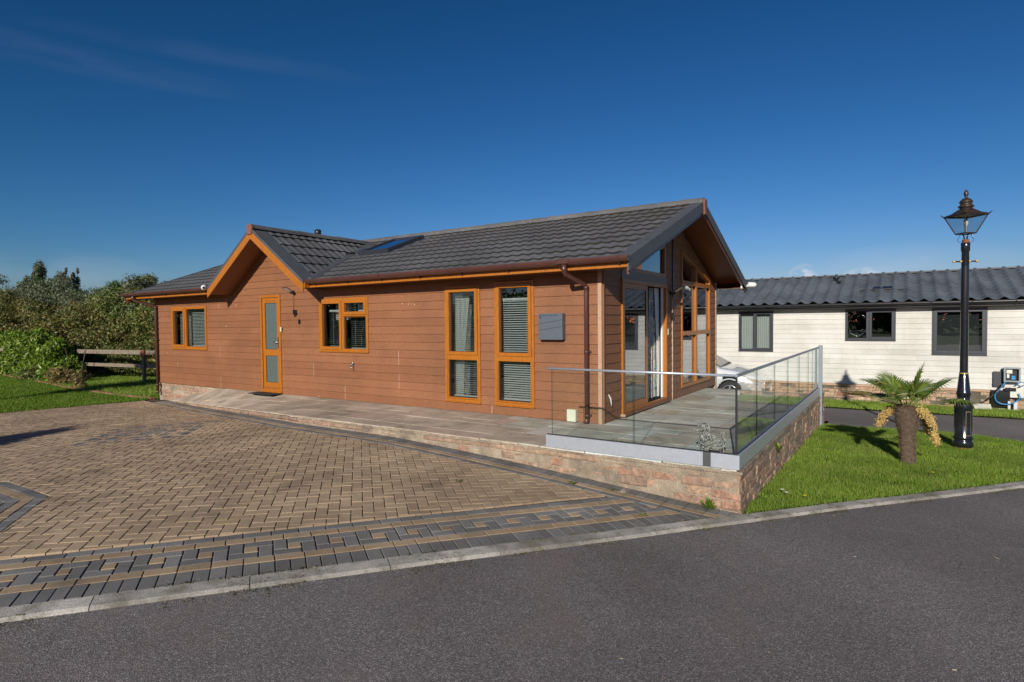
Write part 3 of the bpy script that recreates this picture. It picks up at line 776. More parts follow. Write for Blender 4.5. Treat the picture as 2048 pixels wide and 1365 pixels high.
# pale butt joints between boards
for (u, k) in [(-13.62, 13), (-13.62, 5), (-13.62, 6), (-13.62, 0), (-13.62, 1), (-15.6, 3), (-10.15, 3), (-10.15, 4), (-9.2, 0), (-9.2, 1), (-7.72, 2), (-7.72, 3), (-7.72, 5), (-7.72, 6), (-5.62, 0), (-13.3, 14)]:
    m1.mat(M['filler']); z = k*BH
    if any(o[0]-.05 < u < o[1]+.05 and o[2]-.05 < z+.07 < o[3]+.05 for o in OPF): continue
    m1.add([FF(u-.004, z+.012, .0145), FF(u+.004, z+.012, .0145), FF(u+.004, z+BH-.006, .0065), FF(u-.004, z+BH-.006, .0065)], [(0, 1, 2, 3)])
# little nail plugs / chips
for u, z in [(-12.9, 1.98), (-13.35, 1.48), (-13.3, 1.5), (-7.6, 1.87), (-7.45, 1.86), (-7.3, 1.85), (-16.1, .82), (-10.0, .03)]:
    m1.mat(M['white_petal']); m1.box((u-.007, YF-.018, z-.006), (u+.007, YF-.008, z+.005))
m1.build('front_wall', None, LODGE)
m2 = MB(); m2.mat(M['clad_y'])
trapb = (8.6, 10.55, 2.30, 2.97)
OPE = [(8.54, 10.62, .03, 2.17)]
sl = .375; zt = lambda Y: 2.31+(min(Y, 21.96-Y)-7.45)*.383-.13
def rplanes(off):   # under the roof slope
    return [(-.383, 1, 2.31-7.45*.383-off), (.383, 1, 2.31-7.45*.383-off+21.96*.383)]
# end wall is laid in vertical bands so that the sloping windows can be cut out
wt = lambda Y: 2.90-.2424*(Y-11.53)                     # sloping head of the tall window
tt_ = lambda Y: 2.90-.225*(10.55-Y)                     # sloping head of the small clerestory
clad(m2, FN, YF+.05, YB-.05, 0, 2.30, [(8.54, 10.62, .03, 2.17), (11.50, 13.56, .17, 9)], rplanes(.16))
clad(m2, FN, YF+.05, 8.6, 2.30, 3.6, [], rplanes(.16))
clad(m2, FN, 8.6, 10.55, 2.30, 3.6, [], rplanes(.16)+[(.225, -1, -(2.90-.225*10.55)-.0)])
clad(m2, FN, 10.55, 11.50, 2.30, 3.6, [], rplanes(.16))
clad(m2, FN, 11.50, 13.56, 2.30, 3.6, [], rplanes(.16)+[(-.2424, -1, -(2.90+.2424*11.53))])
clad(m2, FN, 13.56, YB-.05, 2.30, 3.6, [], rplanes(.16))
m2.mat(M['filler']); m2.box((XE+.002, 10.955, .0), (XE+.020, 10.97, 1.95)); m2.mat(M['brown_pvc']); m2.box((XE+.002, 10.97, 0), (XE+.026, 11.01, 3.45))
m2.build('end_wall', None, LODGE)
# remaining walls, floor, ceiling, partitions
m3 = MB(); m3.mat(M['clad_x'])
m3.box((XL+.01, YF+.05, -.02), (XL+.09, YB, 2.35)); m3.box((XL, YB-.08, -.02), (XE-.06, YB, 2.33))
m3.prism([(YF+.02, 2.3), (YB, 2.3), (10.98, 3.45)], lambda a, b, d: (XL+d, a, b), .01, .09)
m3.build('rear_walls', None, LODGE)
m4 = MB(); m4.mat(M['interior'])
m4.box((XL+.12, YF+.12, 2.36), (-8.2, YB-.1, 2.40)); m4.box((-8.25, YF+.10, .02), (-8.15, YB-.1, 2.36)); m4.prism([(YF+.9, 2.37), (YB-.9, 2.37), (10.98, 3.3)], lambda a, b, d: (-8.2+d, a, b), -.04, .04); m4.box((-13.4, YF+.10, .02), (-13.3, YB-.1, 2.36))
m4.box((-11.1, YF+.10, .02), (-11.05, YB-.1, 2.36)); m4.box((XL+.12, 11.2, .02), (-8.2, 11.3, 2.36))
# inner lining of the front wall round the openings, so that walls have thickness
def lining(mb, fn, u0, u1, z0, z1, ops, d0, d1):
    us = sorted({u0, u1, *[o[i] for o in ops for i in (0, 1)]})
    for a, b in zip(us, us[1:]):
        cu = (a+b)/2; o = [x for x in ops if x[0] < cu < x[1]]
        segs = [(z0, z1)] if not o else [(z0, o[0][2]), (o[0][3], z1)]
        for p, q in segs:
            if q-p > .01: mb.box((a, p, d0), (b, q, d1), fn)
lining(m4, FF, XL+.1, XE-.02, -.0, 2.35, OPF, -.10, -.003)
lining(m4, FN, YF+.1, YB-.1, -.0, 2.29, [(8.54, 10.62, .03, 2.17), (11.50, 13.56, .17, 2.29)], -.10, -.003)
m4.mat(M['interior_floor']); m4.box((XL+.1, YF+.1, -.02), (XE-.1, YB-.1, .02))
m4.build('interior_walls', None, LODGE)
# base
m5 = MB(); m5.mat(M['mortar']); m5.box((XL+.06, YF+.03, -1.2), (XE-.05, YB-.05, -.021)); m5.mat(M['wallstone'])
fnb = lambda a, b, h: (a, YF+.03-h, b)
wb_ = wb; wb = MB(); wb.mat(M['wallstone']); walllay(XL+.06, XE-.05, fnb, -.012, -.6, .0)
wb.mat(M['mortar']); wb.box((XL+.065, YF+.031, -1.2), (XE-.05, YB-.05, -.013)); wb.build('brick_base', None, LODGE)
# corner boards
for mat_, a, b in ((M['trim_pale'], (XE-.055, YF-.022, -.005), (XE+.004, YF+.02, 2.30)), (M['clad_y'], (XE-.03, YF+.021, -.005), (XE+.0225, YF+.06, 2.42)),
                   (M['trim_pale'], (XL, YF-.022, -.02), (XL+.065, YF+.06, 2.33)), (M['trim_pale'], (XE-.05, YB-.05, -.1), (XE+.022, YB+.01, 2.38))):
    m6 = MB(); m6.box(a, b); m6.build('corner_board', mat_, LODGE)

# roof
def tiles(mb, O, U, V, ulen, vlen, course=.372, v0=0, pitch=.205, amp=.018, step=.028, du=.0256, planes=(), nose_mat=None):
    O, U, V = Vector(O), Vector(U).normalized(), Vector(V).normalized(); Nn = U.cross(V).normalized()
    if Nn.z < 0: Nn = -Nn
    nu = int(ulen/du); vs = []; fs = []
    vs = []; fs = []; k0 = floor(v0/course); P_ = lambda u, v, h: O+U*u+V*v+Nn*h
    def wave(u): 
        ph = (u % pitch)/pitch; return (.5-.5*cos(2*pi*ph))**1.6
    fl = []
    for k in range(k0, int(vlen/course)+1):
        a = max(k*course, v0); b = min((k+1)*course, vlen)
        if b-a < .01: continue
        f = lambda v: 1-(v-k*course)/course
        base = len(vs)
        for v in (a, a+(b-a)*.35, b):
            for i in range(nu+1): u = ulen*i/nu; w_ = wave(u); vs.append(P_(u, v-.014*w_*f(v), amp*w_+step*f(v)))
        for r in range(2):
            for i in range(nu): fs.append((base+r*(nu+1)+i, base+r*(nu+1)+i+1, base+(r+1)*(nu+1)+i+1, base+(r+1)*(nu+1)+i)); fl.append(0)
        if a > 0 or k == 0:
            base = len(vs)
            for (dz, dv) in ((0, 0), (-step*.96, .006)):
                for i in range(nu+1): u = ulen*i/nu; w_ = wave(u); vs.append(P_(u, a-.014*w_*f(a)+dv, amp*w_+step*f(a)+dz))
            for i in range(nu): fs.append((base+nu+1+i, base+nu+2+i, base+i+1, base+i)); fl.append(1)
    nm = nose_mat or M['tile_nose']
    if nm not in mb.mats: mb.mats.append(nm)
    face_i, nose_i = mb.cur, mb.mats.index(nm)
    if planes:
        bm = bmesh.new(); bvs = [bm.verts.new(v) for v in vs]
        for f, t in zip(fs, fl): bm.faces.new([bvs[i] for i in f]).material_index = t
        for co, no in planes: bmesh.ops.bisect_plane(bm, geom=bm.verts[:]+bm.edges[:]+bm.faces[:], plane_co=co, plane_no=no, clear_outer=True)
        bm.verts.index_update(); vs = [v.co.copy() for v in bm.verts]; fs = [tuple(v.index for v in f.verts) for f in bm.faces]; fl = [f.material_index for f in bm.faces]; bm.free()
    n0 = len(mb.mi); mb.add(vs, fs, True)
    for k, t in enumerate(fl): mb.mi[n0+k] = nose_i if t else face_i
EY, EZ, RY, RZ = 7.42, 2.335, 10.98, 3.65; XV0, XV1 = -17.36, -3.05
V1 = Vector((0, RY-EY, RZ-EZ)).normalized(); V2 = Vector((0, -(RY-EY), RZ-EZ)).normalized(); VL = math.hypot(RY-EY, RZ-EZ)
rm = MB(); rm.mat(M['tile'])
PX, PHW, PZ, PYF = -11.4, 1.70, 3.52, 7.30        # porch gable: ridge x, half width, ridge z, front y
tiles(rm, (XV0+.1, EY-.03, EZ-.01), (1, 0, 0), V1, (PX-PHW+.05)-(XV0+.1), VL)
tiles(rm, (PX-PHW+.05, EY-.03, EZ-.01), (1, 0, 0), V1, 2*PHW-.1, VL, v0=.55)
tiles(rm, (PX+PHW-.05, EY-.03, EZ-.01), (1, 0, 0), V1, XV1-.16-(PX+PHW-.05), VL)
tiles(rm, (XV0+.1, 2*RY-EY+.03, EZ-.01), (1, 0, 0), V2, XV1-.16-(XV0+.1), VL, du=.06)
pv = Vector((PHW, 0, -(PZ-2.34))).normalized(); PVL = math.hypot(PHW, PZ-2.34)
mainN = Vector((0, -V1.z, V1.y))                       # normal of the front slope
pl = [(Vector((0, EY, EZ-.03)), -mainN)]
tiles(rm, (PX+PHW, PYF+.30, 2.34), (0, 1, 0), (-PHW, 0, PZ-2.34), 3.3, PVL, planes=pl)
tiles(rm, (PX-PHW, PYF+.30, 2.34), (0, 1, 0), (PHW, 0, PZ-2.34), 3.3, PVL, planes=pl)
rm.mat(M['flash'])
# flat verge flashings and ridge caps
def slabq(p, q, r, s_, th):
    n = (Vector(q)-Vector(p)).cross(Vector(s_)-Vector(p)).normalized()
    if n.z < 0: n = -n
    P = [Vector(x) for x in (p, q, r, s_)]; rm.hexa([x-n*th for x in P], [x+n*.028 for x in P])
for sx in (1, -1):
    slabq((PX+sx*PHW, PYF, 2.34), (PX+sx*PHW, PYF+.34, 2.34), (PX, PYF+.34, PZ), (PX, PYF, PZ), .015)
for (x0, x1) in ((XV1-.24, XV1), (XV0, XV0+.14)):
    slabq((x0, EY-.03, EZ-.01), (x1, EY-.03, EZ-.01), (x1, RY, RZ), (x0, RY, RZ), .02)
    slabq((x0, 2*RY-EY+.03, EZ-.01), (x1, 2*RY-EY+.03, EZ-.01), (x1, RY, RZ), (x0, RY, RZ), .02)
# valley gutters
for sx in (1, -1):
    a = Vector((PX+sx*(PHW-.02), 7.45, 2.40)); b = Vector((PX+sx*.03, 10.62, 3.56))
    w_ = Vector((sx*.12, 0, 0)); up = Vector((0, 0, .035))
    rm.hexa([a-w_*.3-up, b-w_*.3-up, b+w_-up, a+w_-up], [a-w_*.3+up*1.3, b-w_*.3+up*1.3, b+w_*.4+up*.4, a+w_*.4+up*.4])
rm.mat(M['tile'])
def ridge(p, q, r=.085, seg=.4):
    p, q = Vector(p), Vector(q); d = q-p; n = max(1, int(d.length/seg)); d /= n; side = d.cross(Vector((0, 0, 1))).normalized(); up = Vector((0, 0, 1))
    for i in range(n):
        a, b = p+d*i, p+d*(i+1)*1.0; b = b+d*.04
        prof = [(-1.25, -.75), (-.95, .05), (-.45, .52), (0, .62), (.45, .52), (.95, .05), (1.25, -.75)]
        vs = [a+side*x*r+up*z*r*.95+up*.012 for x, z in prof]+[b+side*x*r+up*z*r*.95 for x, z in prof]
        rm.add(vs, [(k, k+1, 8+k, 7+k) for k in range(6)]+[tuple(range(6, -1, -1)), tuple(range(7, 14))])
ridge((XV0, RY, RZ+.055), (XV1, RY, RZ+.055)); ridge((PX, PYF, PZ+.055), (PX, 10.6, PZ+.055), .075, .9)
ROOF = rm.build('roof', None, LODGE)
# lichen-crusted cap pieces at gable tips
cp = MB(); cp.mat(M['rust_cap'])
cp.prism([(-.085, -.13), (.085, -.13), (.10, .02), (.055, .085), (-.055, .085), (-.10, .02)], lambda a, b, d: (PX+a, PYF-d, PZ+.02+b), .0, .05)
cp.build('ridge_end_cap', None, LODGE, bevel=.006); cp = MB(); cp.mat(M['rust_cap'])
cp.prism([(-.06, -.21), (.06, -.21), (.09, .0), (.05, .075), (-.05, .075), (-.09, .0)], lambda a, b, d: (XV1+d, RY+a, RZ+.0+b), .0, .05)
cp.build('ridge_end_cap', None, LODGE, bevel=.006)
# soffits, slabs and verge boards
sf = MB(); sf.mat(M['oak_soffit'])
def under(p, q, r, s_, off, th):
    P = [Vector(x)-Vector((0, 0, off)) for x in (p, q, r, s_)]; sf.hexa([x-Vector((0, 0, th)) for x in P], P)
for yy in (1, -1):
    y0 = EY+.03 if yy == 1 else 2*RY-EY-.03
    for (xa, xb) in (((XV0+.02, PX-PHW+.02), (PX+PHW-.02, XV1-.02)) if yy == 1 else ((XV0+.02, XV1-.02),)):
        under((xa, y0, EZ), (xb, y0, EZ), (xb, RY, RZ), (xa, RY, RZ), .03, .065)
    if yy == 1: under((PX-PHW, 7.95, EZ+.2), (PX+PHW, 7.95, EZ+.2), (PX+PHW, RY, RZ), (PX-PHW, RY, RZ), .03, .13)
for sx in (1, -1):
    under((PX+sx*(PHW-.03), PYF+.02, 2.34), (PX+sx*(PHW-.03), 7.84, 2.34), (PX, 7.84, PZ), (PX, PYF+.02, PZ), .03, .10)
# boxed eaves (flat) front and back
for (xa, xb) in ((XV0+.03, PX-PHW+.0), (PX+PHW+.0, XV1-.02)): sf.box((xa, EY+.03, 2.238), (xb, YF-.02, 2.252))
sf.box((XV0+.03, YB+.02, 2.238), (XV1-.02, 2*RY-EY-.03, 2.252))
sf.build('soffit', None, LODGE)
fb = MB(); fb.mat(M['oak'])
for (xa, xb) in ((XV0+.0, PX-PHW+.02), (PX+PHW-.02, XV1)):
    fb.box((xa, EY+.0, 2.232), (xb, EY+.022, 2.325))
    fb.build('fascia', None, LODGE, bevel=.003); fb = MB(); fb.mat(M['oak'])
fb = MB(); fb.mat(M['white_pvc']); fb.box((XV0, 2*RY-EY-.022, 2.232), (XV1, 2*RY-EY, 2.325)); fb.build('fascia', None, LODGE, bevel=.003)
vb = MB()
def verge(fn, y0, z0, y1, z1, d0, d1, hh, lo=0):   # board following the slope
    vb.prism([(y0, z0-lo), (y0, z0-hh), (y1, z1-hh), (y1, z1-lo)] , fn, d0, d1)
fx1 = lambda a, b, d: (XV1+d, a, b); fx0 = lambda a, b, d: (XV0-d, a, b)
for fn in (fx1, fx0):
    for yy in (1, -1):
        Y_ = (lambda y: y) if yy == 1 else (lambda y: 2*RY-y)
        vb.mat(M['flash']); verge(fn, Y_(EY-.03), EZ+.03, Y_(RY), RZ+.04, 0, .022, .185)
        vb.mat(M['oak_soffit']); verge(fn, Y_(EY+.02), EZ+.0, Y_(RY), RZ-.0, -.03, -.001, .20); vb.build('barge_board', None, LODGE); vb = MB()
fp = lambda a, b, d: (a, PYF-d, b)
for sx in (1, -1):
    vb.mat(M['oak']); verge(fp, PX+sx*(PHW+.0), 2.34-.03, PX, PZ-.03, 0, .024, .17)
    vb.mat(M['flash']); verge(fp, PX+sx*(PHW+.01), 2.34+.035, PX, PZ+.045, .0, .026, .072)
    # little return at the foot of the gable
    vb.mat(M['oak']); vb.box((PX+sx*(PHW-.03), PYF+.0, 2.225), (PX+sx*(PHW+.03), EY+.03, 2.33)); vb.build('barge_board', None, LODGE); vb = MB()
vb.mat(M['oak']); vb.box((XV1-.03, EY+.02, 2.232), (XV1-.0, YF+.05, 2.32)); vb.build('eave_end', None, LODGE); vb = MB(); vb.mat(M['white_pvc']); vb.box((XV1-.03, YB, 2.232), (XV1-.001, 2*RY-EY, 2.31)); vb.build('eave_end', None, LODGE)
# gutters
def gutter(x0, x1, y, z, name='gutter', parent=None, m=None, r=.056, br=.9, flip=1):
    g = MB(); n = 10
    prof = [(-r*cos(pi*k/n)*1.0, -r*sin(pi*k/n)*1.45) for k in range(n+1)]
    vs = [(x, y+a, z+b) for x in (x0, x1) for a, b in prof]+[(x, y+a*.93, z+b*.93+.002) for x in (x0, x1) for a, b in prof]; N1 = n+1
    fs = [(k, k+1, N1+k+1, N1+k) for k in range(n)]+[(2*N1+k, 2*N1+k+1, 3*N1+k+1, 3*N1+k) for k in range(n)]
    fs += [(0, N1, 3*N1, 2*N1), (n, N1+n, 3*N1+n, 2*N1+n)]
    g.add(vs, fs, True)
    for x in (x0, x1): g.add([(x, y+a, z+b) for a, b in prof], [tuple(range(N1))])
    go = g.build(name, m or M['brown_pvc'], parent)
    x = x0+.35
    while x < x1:
        g2 = MB()
        pr = [(-(r+.006)*cos(pi*k/n), -(r+.005)*sin(pi*k/n)*1.45) for k in range(n+1)]
        vs = [(xx, y+a, z+b+.003) for xx in (x, x+.03) for a, b in pr]; g2.add(vs, [(k, k+1, N1+k+1, N1+k) for k in range(n)], True)
        g2.box((x, y+flip*.0, z-.098), (x+.02, y+flip*.062, z-.080)); g2.box((x, y-.06, z-.004), (x+.022, y+.06, z+.003))
        x += br; g2.build('gutter_bracket', m or M['brown_pvc'], go)
    return go
GY, GZ_ = EY-.066, 2.378
gutter(PX+PHW-.12, XV1+.03, GY, GZ_, parent=LODGE); gutter(XV0+.0, PX-PHW+.04, GY, GZ_, parent=LODGE)
gutter(XV0, XV1+.02, 2*RY-GY, GZ_, parent=LODGE, m=M['white_pvc'], flip=-1)
def downpipe(xo, xw, zb, left=False):
    d = MB(); y0 = GY; yw = YF-.065; r = .034
    d.lathe((xo, y0, GZ_-.13), [(.04, 0), (.04, .05), (.036, .052), (.036, .13)], 14)
    pts = [(xo, y0, GZ_-.06), (xo, y0, GZ_-.16), (xo+(xw-xo)*.04, y0+.02, GZ_-.19), (xw-(xw-xo)*.05, yw-.03, GZ_-.33), (xw, yw, GZ_-.37), (xw, yw, GZ_-.45), (xw, yw, zb+.06)]
    d.tube(pts, r, 14); d.tube([(xw, yw, zb+.07), (xw, yw, zb+.04), (xw-.0, yw-.045, zb+.005)], r*1.02, 14)
    d.tube([(xo, y0, GZ_-.155), (xo, y0, GZ_-.11)], r*1.15, 14); d.tube([(xw, yw, GZ_-.40), (xw, yw, GZ_-.35)], r*1.15, 14)
    # darker brown socket over the gutter
    d.box((xo-.09, y0-.06, GZ_-.055), (xo+.09, y0+.055, GZ_+.012))
    o = d.build('downpipe', M['brown_pvc'], LODGE)
    for z in ((1.06, .12) if not left else (1.15, -.05)):
        c = MB(); c.tube([(xw, yw, z-.02), (xw, yw, z+.02)], r*1.18, 14); c.box((xw-.055, YF-.03, z-.015), (xw+.055, YF-.012, z+.015)); c.box((xw-.01, yw, z-.01), (xw+.01, YF-.015, z+.01)); c.build('pipe_clip', M['brown_pvc'], o)
downpipe(-3.99, -3.86, .01); downpipe(XV0+.55, XL+.17, -.28, True)

# windows
def blind(fn, u0, u1, z0, z1, d, parent, pitch=.036, tilt=.35, wd=.026, raised=0):
    b = MB(); z = z0+.02
    while z < z1-.03:
        dx = wd/2*cos(tilt); dz = wd/2*sin(tilt)
        P = [fn(u0, z-dz, d+dx), fn(u1, z-dz, d+dx), fn(u1, z+dz, d-dx), fn(u0, z+dz, d-dx)]
        b.hexa(P, [tuple(Vector(p)+Vector((0, 0, .0015))) for p in P]); z += pitch
    b.box((u0, z1-.035, d-.015), (u1, z1, d+.015), fn); b.box((u0, z0, d-.012), (u1, z0+.014, d+.012), fn)
    for u in (u0+(u1-u0)*.22, u0+(u1-u0)*.78): b.box((u-.0015, z0, d+.016), (u+.0015, z1, d+.018), fn)
    return b.build('blind', M['slat'], parent)
def curtain(fn, pts, z0, z1, d, parent, m, waves=6, amp=.02, top=None):
    """pts (u0,u1) at the bottom, top=(u0,u1)"""
    c = MB(); nu, nz = waves*8, 10; t0, t1 = top or pts; vs = []
    for j in range(nz+1):
        f = j/nz; a = pts[0]+(t0-pts[0])*f**1.6; b = pts[1]+(t1-pts[1])*f**1.6
        for i in range(nu+1):
            g = i/nu; vs.append(fn(a+(b-a)*g, z0+(z1-z0)*f, d+amp*sin(g*waves*2*pi+.5*sin(f*3))*(1-.3*f)))
    c.add(vs, [(j*(nu+1)+i, j*(nu+1)+i+1, (j+1)*(nu+1)+i+1, (j+1)*(nu+1)+i) for j in range(nz) for i in range(nu)], True)
    return c.build('curtain', m, parent)
def frame_rect(mb, fn, u0, u1, z0, z1, wdt, d0, d1, wb=None, wt_=None):
    wb = wdt if wb is None else wb; wt_ = wdt if wt_ is None else wt_
    mb.box((u0, z0, d0), (u0+wdt, z1, d1), fn); mb.box((u1-wdt, z0, d0), (u1, z1, d1), fn)
    mb.box((u0+wdt, z0, d0), (u1-wdt, z0+wb, d1), fn); mb.box((u0+wdt, z1-wt_, d0), (u1-wdt, z1, d1), fn)
def pane(fn, u0, u1, z0, z1, d, parent, m=None):
    p = MB(); p.box((u0, z0, d-.003), (u1, z1, d+.003), fn); p.build('pane', m or M['pane'], parent)
def gask(mb, fn, u0, u1, z0, z1, d):
    frame_rect(mb, fn, u0, u1, z0, z1, .006, d-.004, d+.006)
def window(fn, o, lights, m, fw_=.06, name='window', parent=LODGE, glass_=None, d=(-.06, .03)):
    """lights: list of (u0,u1,z0,z1,opening sash?)"""
    f = MB(); f.mat(m); u0, u1, z0, z1 = o
    frame_rect(f, fn, u0-.004, u1+.004, z0-.004, z1+.004, .045, d[0], d[1])
    f.box((u0-.01, z0-.02, d[0]), (u1+.01, z0-.004, d[1]+.012), fn)
    us = sorted({l[0] for l in lights}|{l[1] for l in lights}); 
    fo = None; boxes = []
    for (a, b, p, q, op) in lights:
        if op:
            f.mat(m); frame_rect(f, fn, a, b, p, q, fw_, d[0]+.02, d[1]+.014); g = (a+fw_, b-fw_, p+fw_, q-fw_)
        else:
            f.mat(m); frame_rect(f, fn, a, b, p, q, .022, d[0]+.02, d[1]-.004); g = (a+.022, b-.022, p+.022, q-.022)
        f.mat(M['gasket']); gask(f, fn, *g, d[0]+.045); boxes.append(g)
    wo_ = f.build(name, None, parent, bevel=.003)
    for g in boxes: pane(fn, *g, d[0]+.045, wo_, glass_)
    return wo_, boxes
def bar(mb, fn, a, b, p, q, d0, d1): mb.box((a, p, d0), (b, q, d1), fn)
# front windows
w1, g1 = window(FF, OPF[0], [(-15.78, -15.17, .97, 1.95, True), (-15.13, -14.21, .97, 1.95, False)], M['oak'])
b_ = MB(); b_.mat(M['oak']); bar(b_, FF, -15.175, -15.125, .975, 1.945, -.06, .028); b_.build('mullion', None, w1)
blind(FF, -15.7, -15.24, .99, 1.93, -.14, w1, tilt=.5); blind(FF, -15.1, -14.25, .99, 1.93, -.14, w1, tilt=.6)
curtain(FF, (-15.45, -15.15), .98, 1.95, -.22, w1, M['net'], 4)
w2, g2 = window(FF, OPF[2], [(-9.88, -9.245, 1.0, 1.98, True), (-9.205, -8.54, 1.69, 1.98, True), (-9.205, -8.54, 1.0, 1.665, False)], M['oak'])
b_ = MB(); b_.mat(M['oak']); bar(b_, FF, -9.25, -9.20, .995, 1.985, -.06, .026); bar(b_, FF, -9.20, -8.54, 1.65, 1.695, -.06, .026); b_.build('mullion', None, w2)
blind(FF, -9.80, -9.28, 1.05, 1.80, -.15, w2, tilt=.05, pitch=.04); blind(FF, -9.16, -8.56, 1.02, 1.97, -.15, w2, tilt=.05, pitch=.04)
c_ = MB(); c_.mat(M['white_pvc']); c_.box((-9.75, 1.60, -.28), (-9.30, 1.93, -.26), FF); c_.box((-9.08, 1.76, -.28), (-8.6, 1.93, -.26), FF)
c_.mat(M['black_pvc']); c_.box((-9.66, 1.66, -.26), (-9.63, 1.71, -.25), FF); c_.box((-9.42, 1.66, -.26), (-9.39, 1.71, -.25), FF); c_.build('inner_panel', None, w2)
# swan-neck tap behind the right-hand light
t_ = MB(); t_.mat(M['chrome']); P_ = [(-8.93, YF+.2, .98), (-8.93, YF+.2, 1.33)]+[(-8.81-.12*cos(a), YF+.2, 1.33+.12*sin(a)) for a in np.linspace(.2, pi-.1, 8)]+[(-8.69, YF+.2, 1.25), (-8.71, YF+.2, 1.14)]
t_.tube(P_, .009, 8); t_.tube([(-8.93, YF+.2, 1.17), (-8.70, YF+.2, 1.17)], .004, 6); t_.build('kitchen_tap', None, w2); t_ = MB(); t_.mat(M['chrome']); t_.tube([(-9.64, YF+.2, 1.0), (-9.64, YF+.2, 1.16), (-9.58, YF+.2, 1.2), (-9.56, YF+.2, 1.15), (-9.6, YF+.2, 1.12)], .008, 6); t_.build('sill_ornament', None, w2)
for o, cur in ((OPF[3], True), (OPF[4], False)):
    u0, u1, z0, z1 = o
    wi, gi = window(FF, o, [(u0+.045, u1-.045, .965, z1-.045, True), (u0+.045, u1-.045, z0+.045, .90, False)], M['oak'], .055)
    b_ = MB(); b_.mat(M['oak']); bar(b_, FF, u0+.04, u1-.04, .895, .968, -.06, .027); b_.build('transom', None, wi)
    top = z1-.25 if not cur else z1-.12
    if not cur: blind(FF, u0+.08, u1-.08, z0+.07, 1.90, -.12, wi, tilt=.55, pitch=.037, wd=.03)
    else:
        blind(FF, u0+.08, u1-.08, z0+.07, top, -.12, wi, tilt=.12, pitch=.037)
        curtain(FF, (u0+.07, u0+.24), z0+.05, z1-.1, -.18, wi, M['net'], 3, .018, top=(u0+.07, u0+.40))
        curtain(FF, (u0+.24, u0+.36), z0+.05, z1-.3, -.20, wi, M['print'], 3, .018, top=(u0+.36, u0+.42))
# front door
df = MB(); df.mat(M['oak']); o = OPF[1]
frame_rect(df, FF, o[0]-.004, o[1]+.004, .03, o[3]+.004, .055, -.05, .032)
df.box((o[0]-.01, .02, -.05), (o[1]+.01, .05, .05), FF)
DOOR = df.build('front_door', None, LODGE, bevel=.003)
lf = MB(); lf.mat(M['oak']); frame_rect(lf, FF, -11.88, -11.28, .07, 2.10, .085, -.04, .012, wb=.17, wt_=.11); lf.box((-11.795, .83, -.04), (-11.365, .97, .012), FF)
lf.mat(M['gasket']); gask(lf, FF, -11.795, -11.365, .24, .83, -.012); gask(lf, FF, -11.795, -11.365, .97, 1.99, -.012)
lf.mat(M['rust']); lf.box((-11.86, .105, .012), (-11.30, .125, .017), FF)
lf.mat(M['oak']); lf.box((-11.75, 2.035, .012), (-11.42, 2.06, .026), FF)
lf.build('door_leaf', None, DOOR, bevel=.002)
p_ = MB(); p_.box((-11.79, .245, -.018), (-11.37, .825, -.010), FF); p_.box((-11.79, .975, -.018), (-11.37, 1.985, -.010), FF); p_.build('pane', M['obscure'], DOOR)
h_ = MB(); h_.box((-11.335, 1.0, .012), (-11.305, 1.24, .022), FF); h_.tube([(-11.32, YF-.022, 1.13), (-11.32, YF-.06, 1.13), (-11.44, YF-.062, 1.13)], .009, 8); h_.lathe((-11.32, YF-.022, 1.05), [(.010, 0), (.010, .012)], 10, axis=(0, -1, 0)); h_.build('handle', M['chrome'], DOOR)
# patio doors on the gable end
pf = MB(); pf.mat(M['oak'])
frame_rect(pf, FN, 8.536, 10.624, .05, 2.174, .062, -.07, .035, wb=.05)
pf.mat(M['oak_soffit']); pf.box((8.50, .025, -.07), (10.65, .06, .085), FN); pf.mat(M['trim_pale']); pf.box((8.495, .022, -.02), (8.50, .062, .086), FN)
PATIO = pf.build('patio_door', None, LODGE, bevel=.003)
sl_ = MB(); sl_.mat(M['oak']); frame_rect(sl_, FN, 8.60, 9.68, .10, 2.11, .085, -.025, .012, wb=.10); sl_.mat(M['gasket']); gask(sl_, FN, 8.685, 9.595, .20, 2.025, 0); so_ = sl_.build('fixed_sash', None, PATIO, bevel=.002)
pane(FN, 8.685, 9.595, .20, 2.025, -.002, PATIO, M['pane_end'])
sl_ = MB(); sl_.mat(M['white_pvc']); frame_rect(sl_, FN, 8.66, 9.74, .10, 2.11, .07, -.068, -.03); sl_.build('sliding_sash', None, PATIO, bevel=.002)
pane(FN, 8.73, 9.67, .17, 2.04, -.05, PATIO, M['pane_end'])
t_ = MB(); t_.mat(M['white_pvc']); t_.box((9.70, .06, -.07), (10.56, .10, .0), FN); t_.box((10.50, .1, -.05), (10.562, 2.11, -.02), FN); t_.build('door_track', None, PATIO)
curtain(FN, (9.98, 10.50), .12, 2.1, -.125, PATIO, M['print'], 3, .022, top=(10.10, 10.50))
curtain(FN, (10.42, 10.54), .12, 2.1, -.095, PATIO, M['net'], 2, .012, top=(10.28, 10.52))
# small clerestory above the doors
def slopewin(u0, u1, z0, zf, name):
    f = MB(); f.mat(M['oak']); w_ = .06
    outer = [(u0, z0), (u1, z0), (u1, zf(u1)), (u0, zf(u0))]; inn = inset(outer, w_)
    k = min(range(4), key=lambda i: (inn[i][0]-u0)**2+(inn[i][1]-z0)**2); inn = inn[k:]+inn[:k]
    for i in range(4):
        j = (i+1) % 4; f.prism([outer[i], outer[j], inn[j], inn[i]], FN, -.06, .03)
    return f, inn
cz, inn = slopewin(8.60, 10.55, 2.30, tt_, 'clerestory'); cz.mat(M['oak_soffit']); cz.box((8.55, 2.17, -.05), (10.62, 2.30, .018), FN)
cw = cz.build('clerestory_window', None, LODGE)
p_ = MB(); p_.prism(inn, FN, -.02, -.014); p_.build('pane', M['pane_end'], cw)
tw, inn = slopewin(11.50, 13.56, .17, wt, 'picture'); 
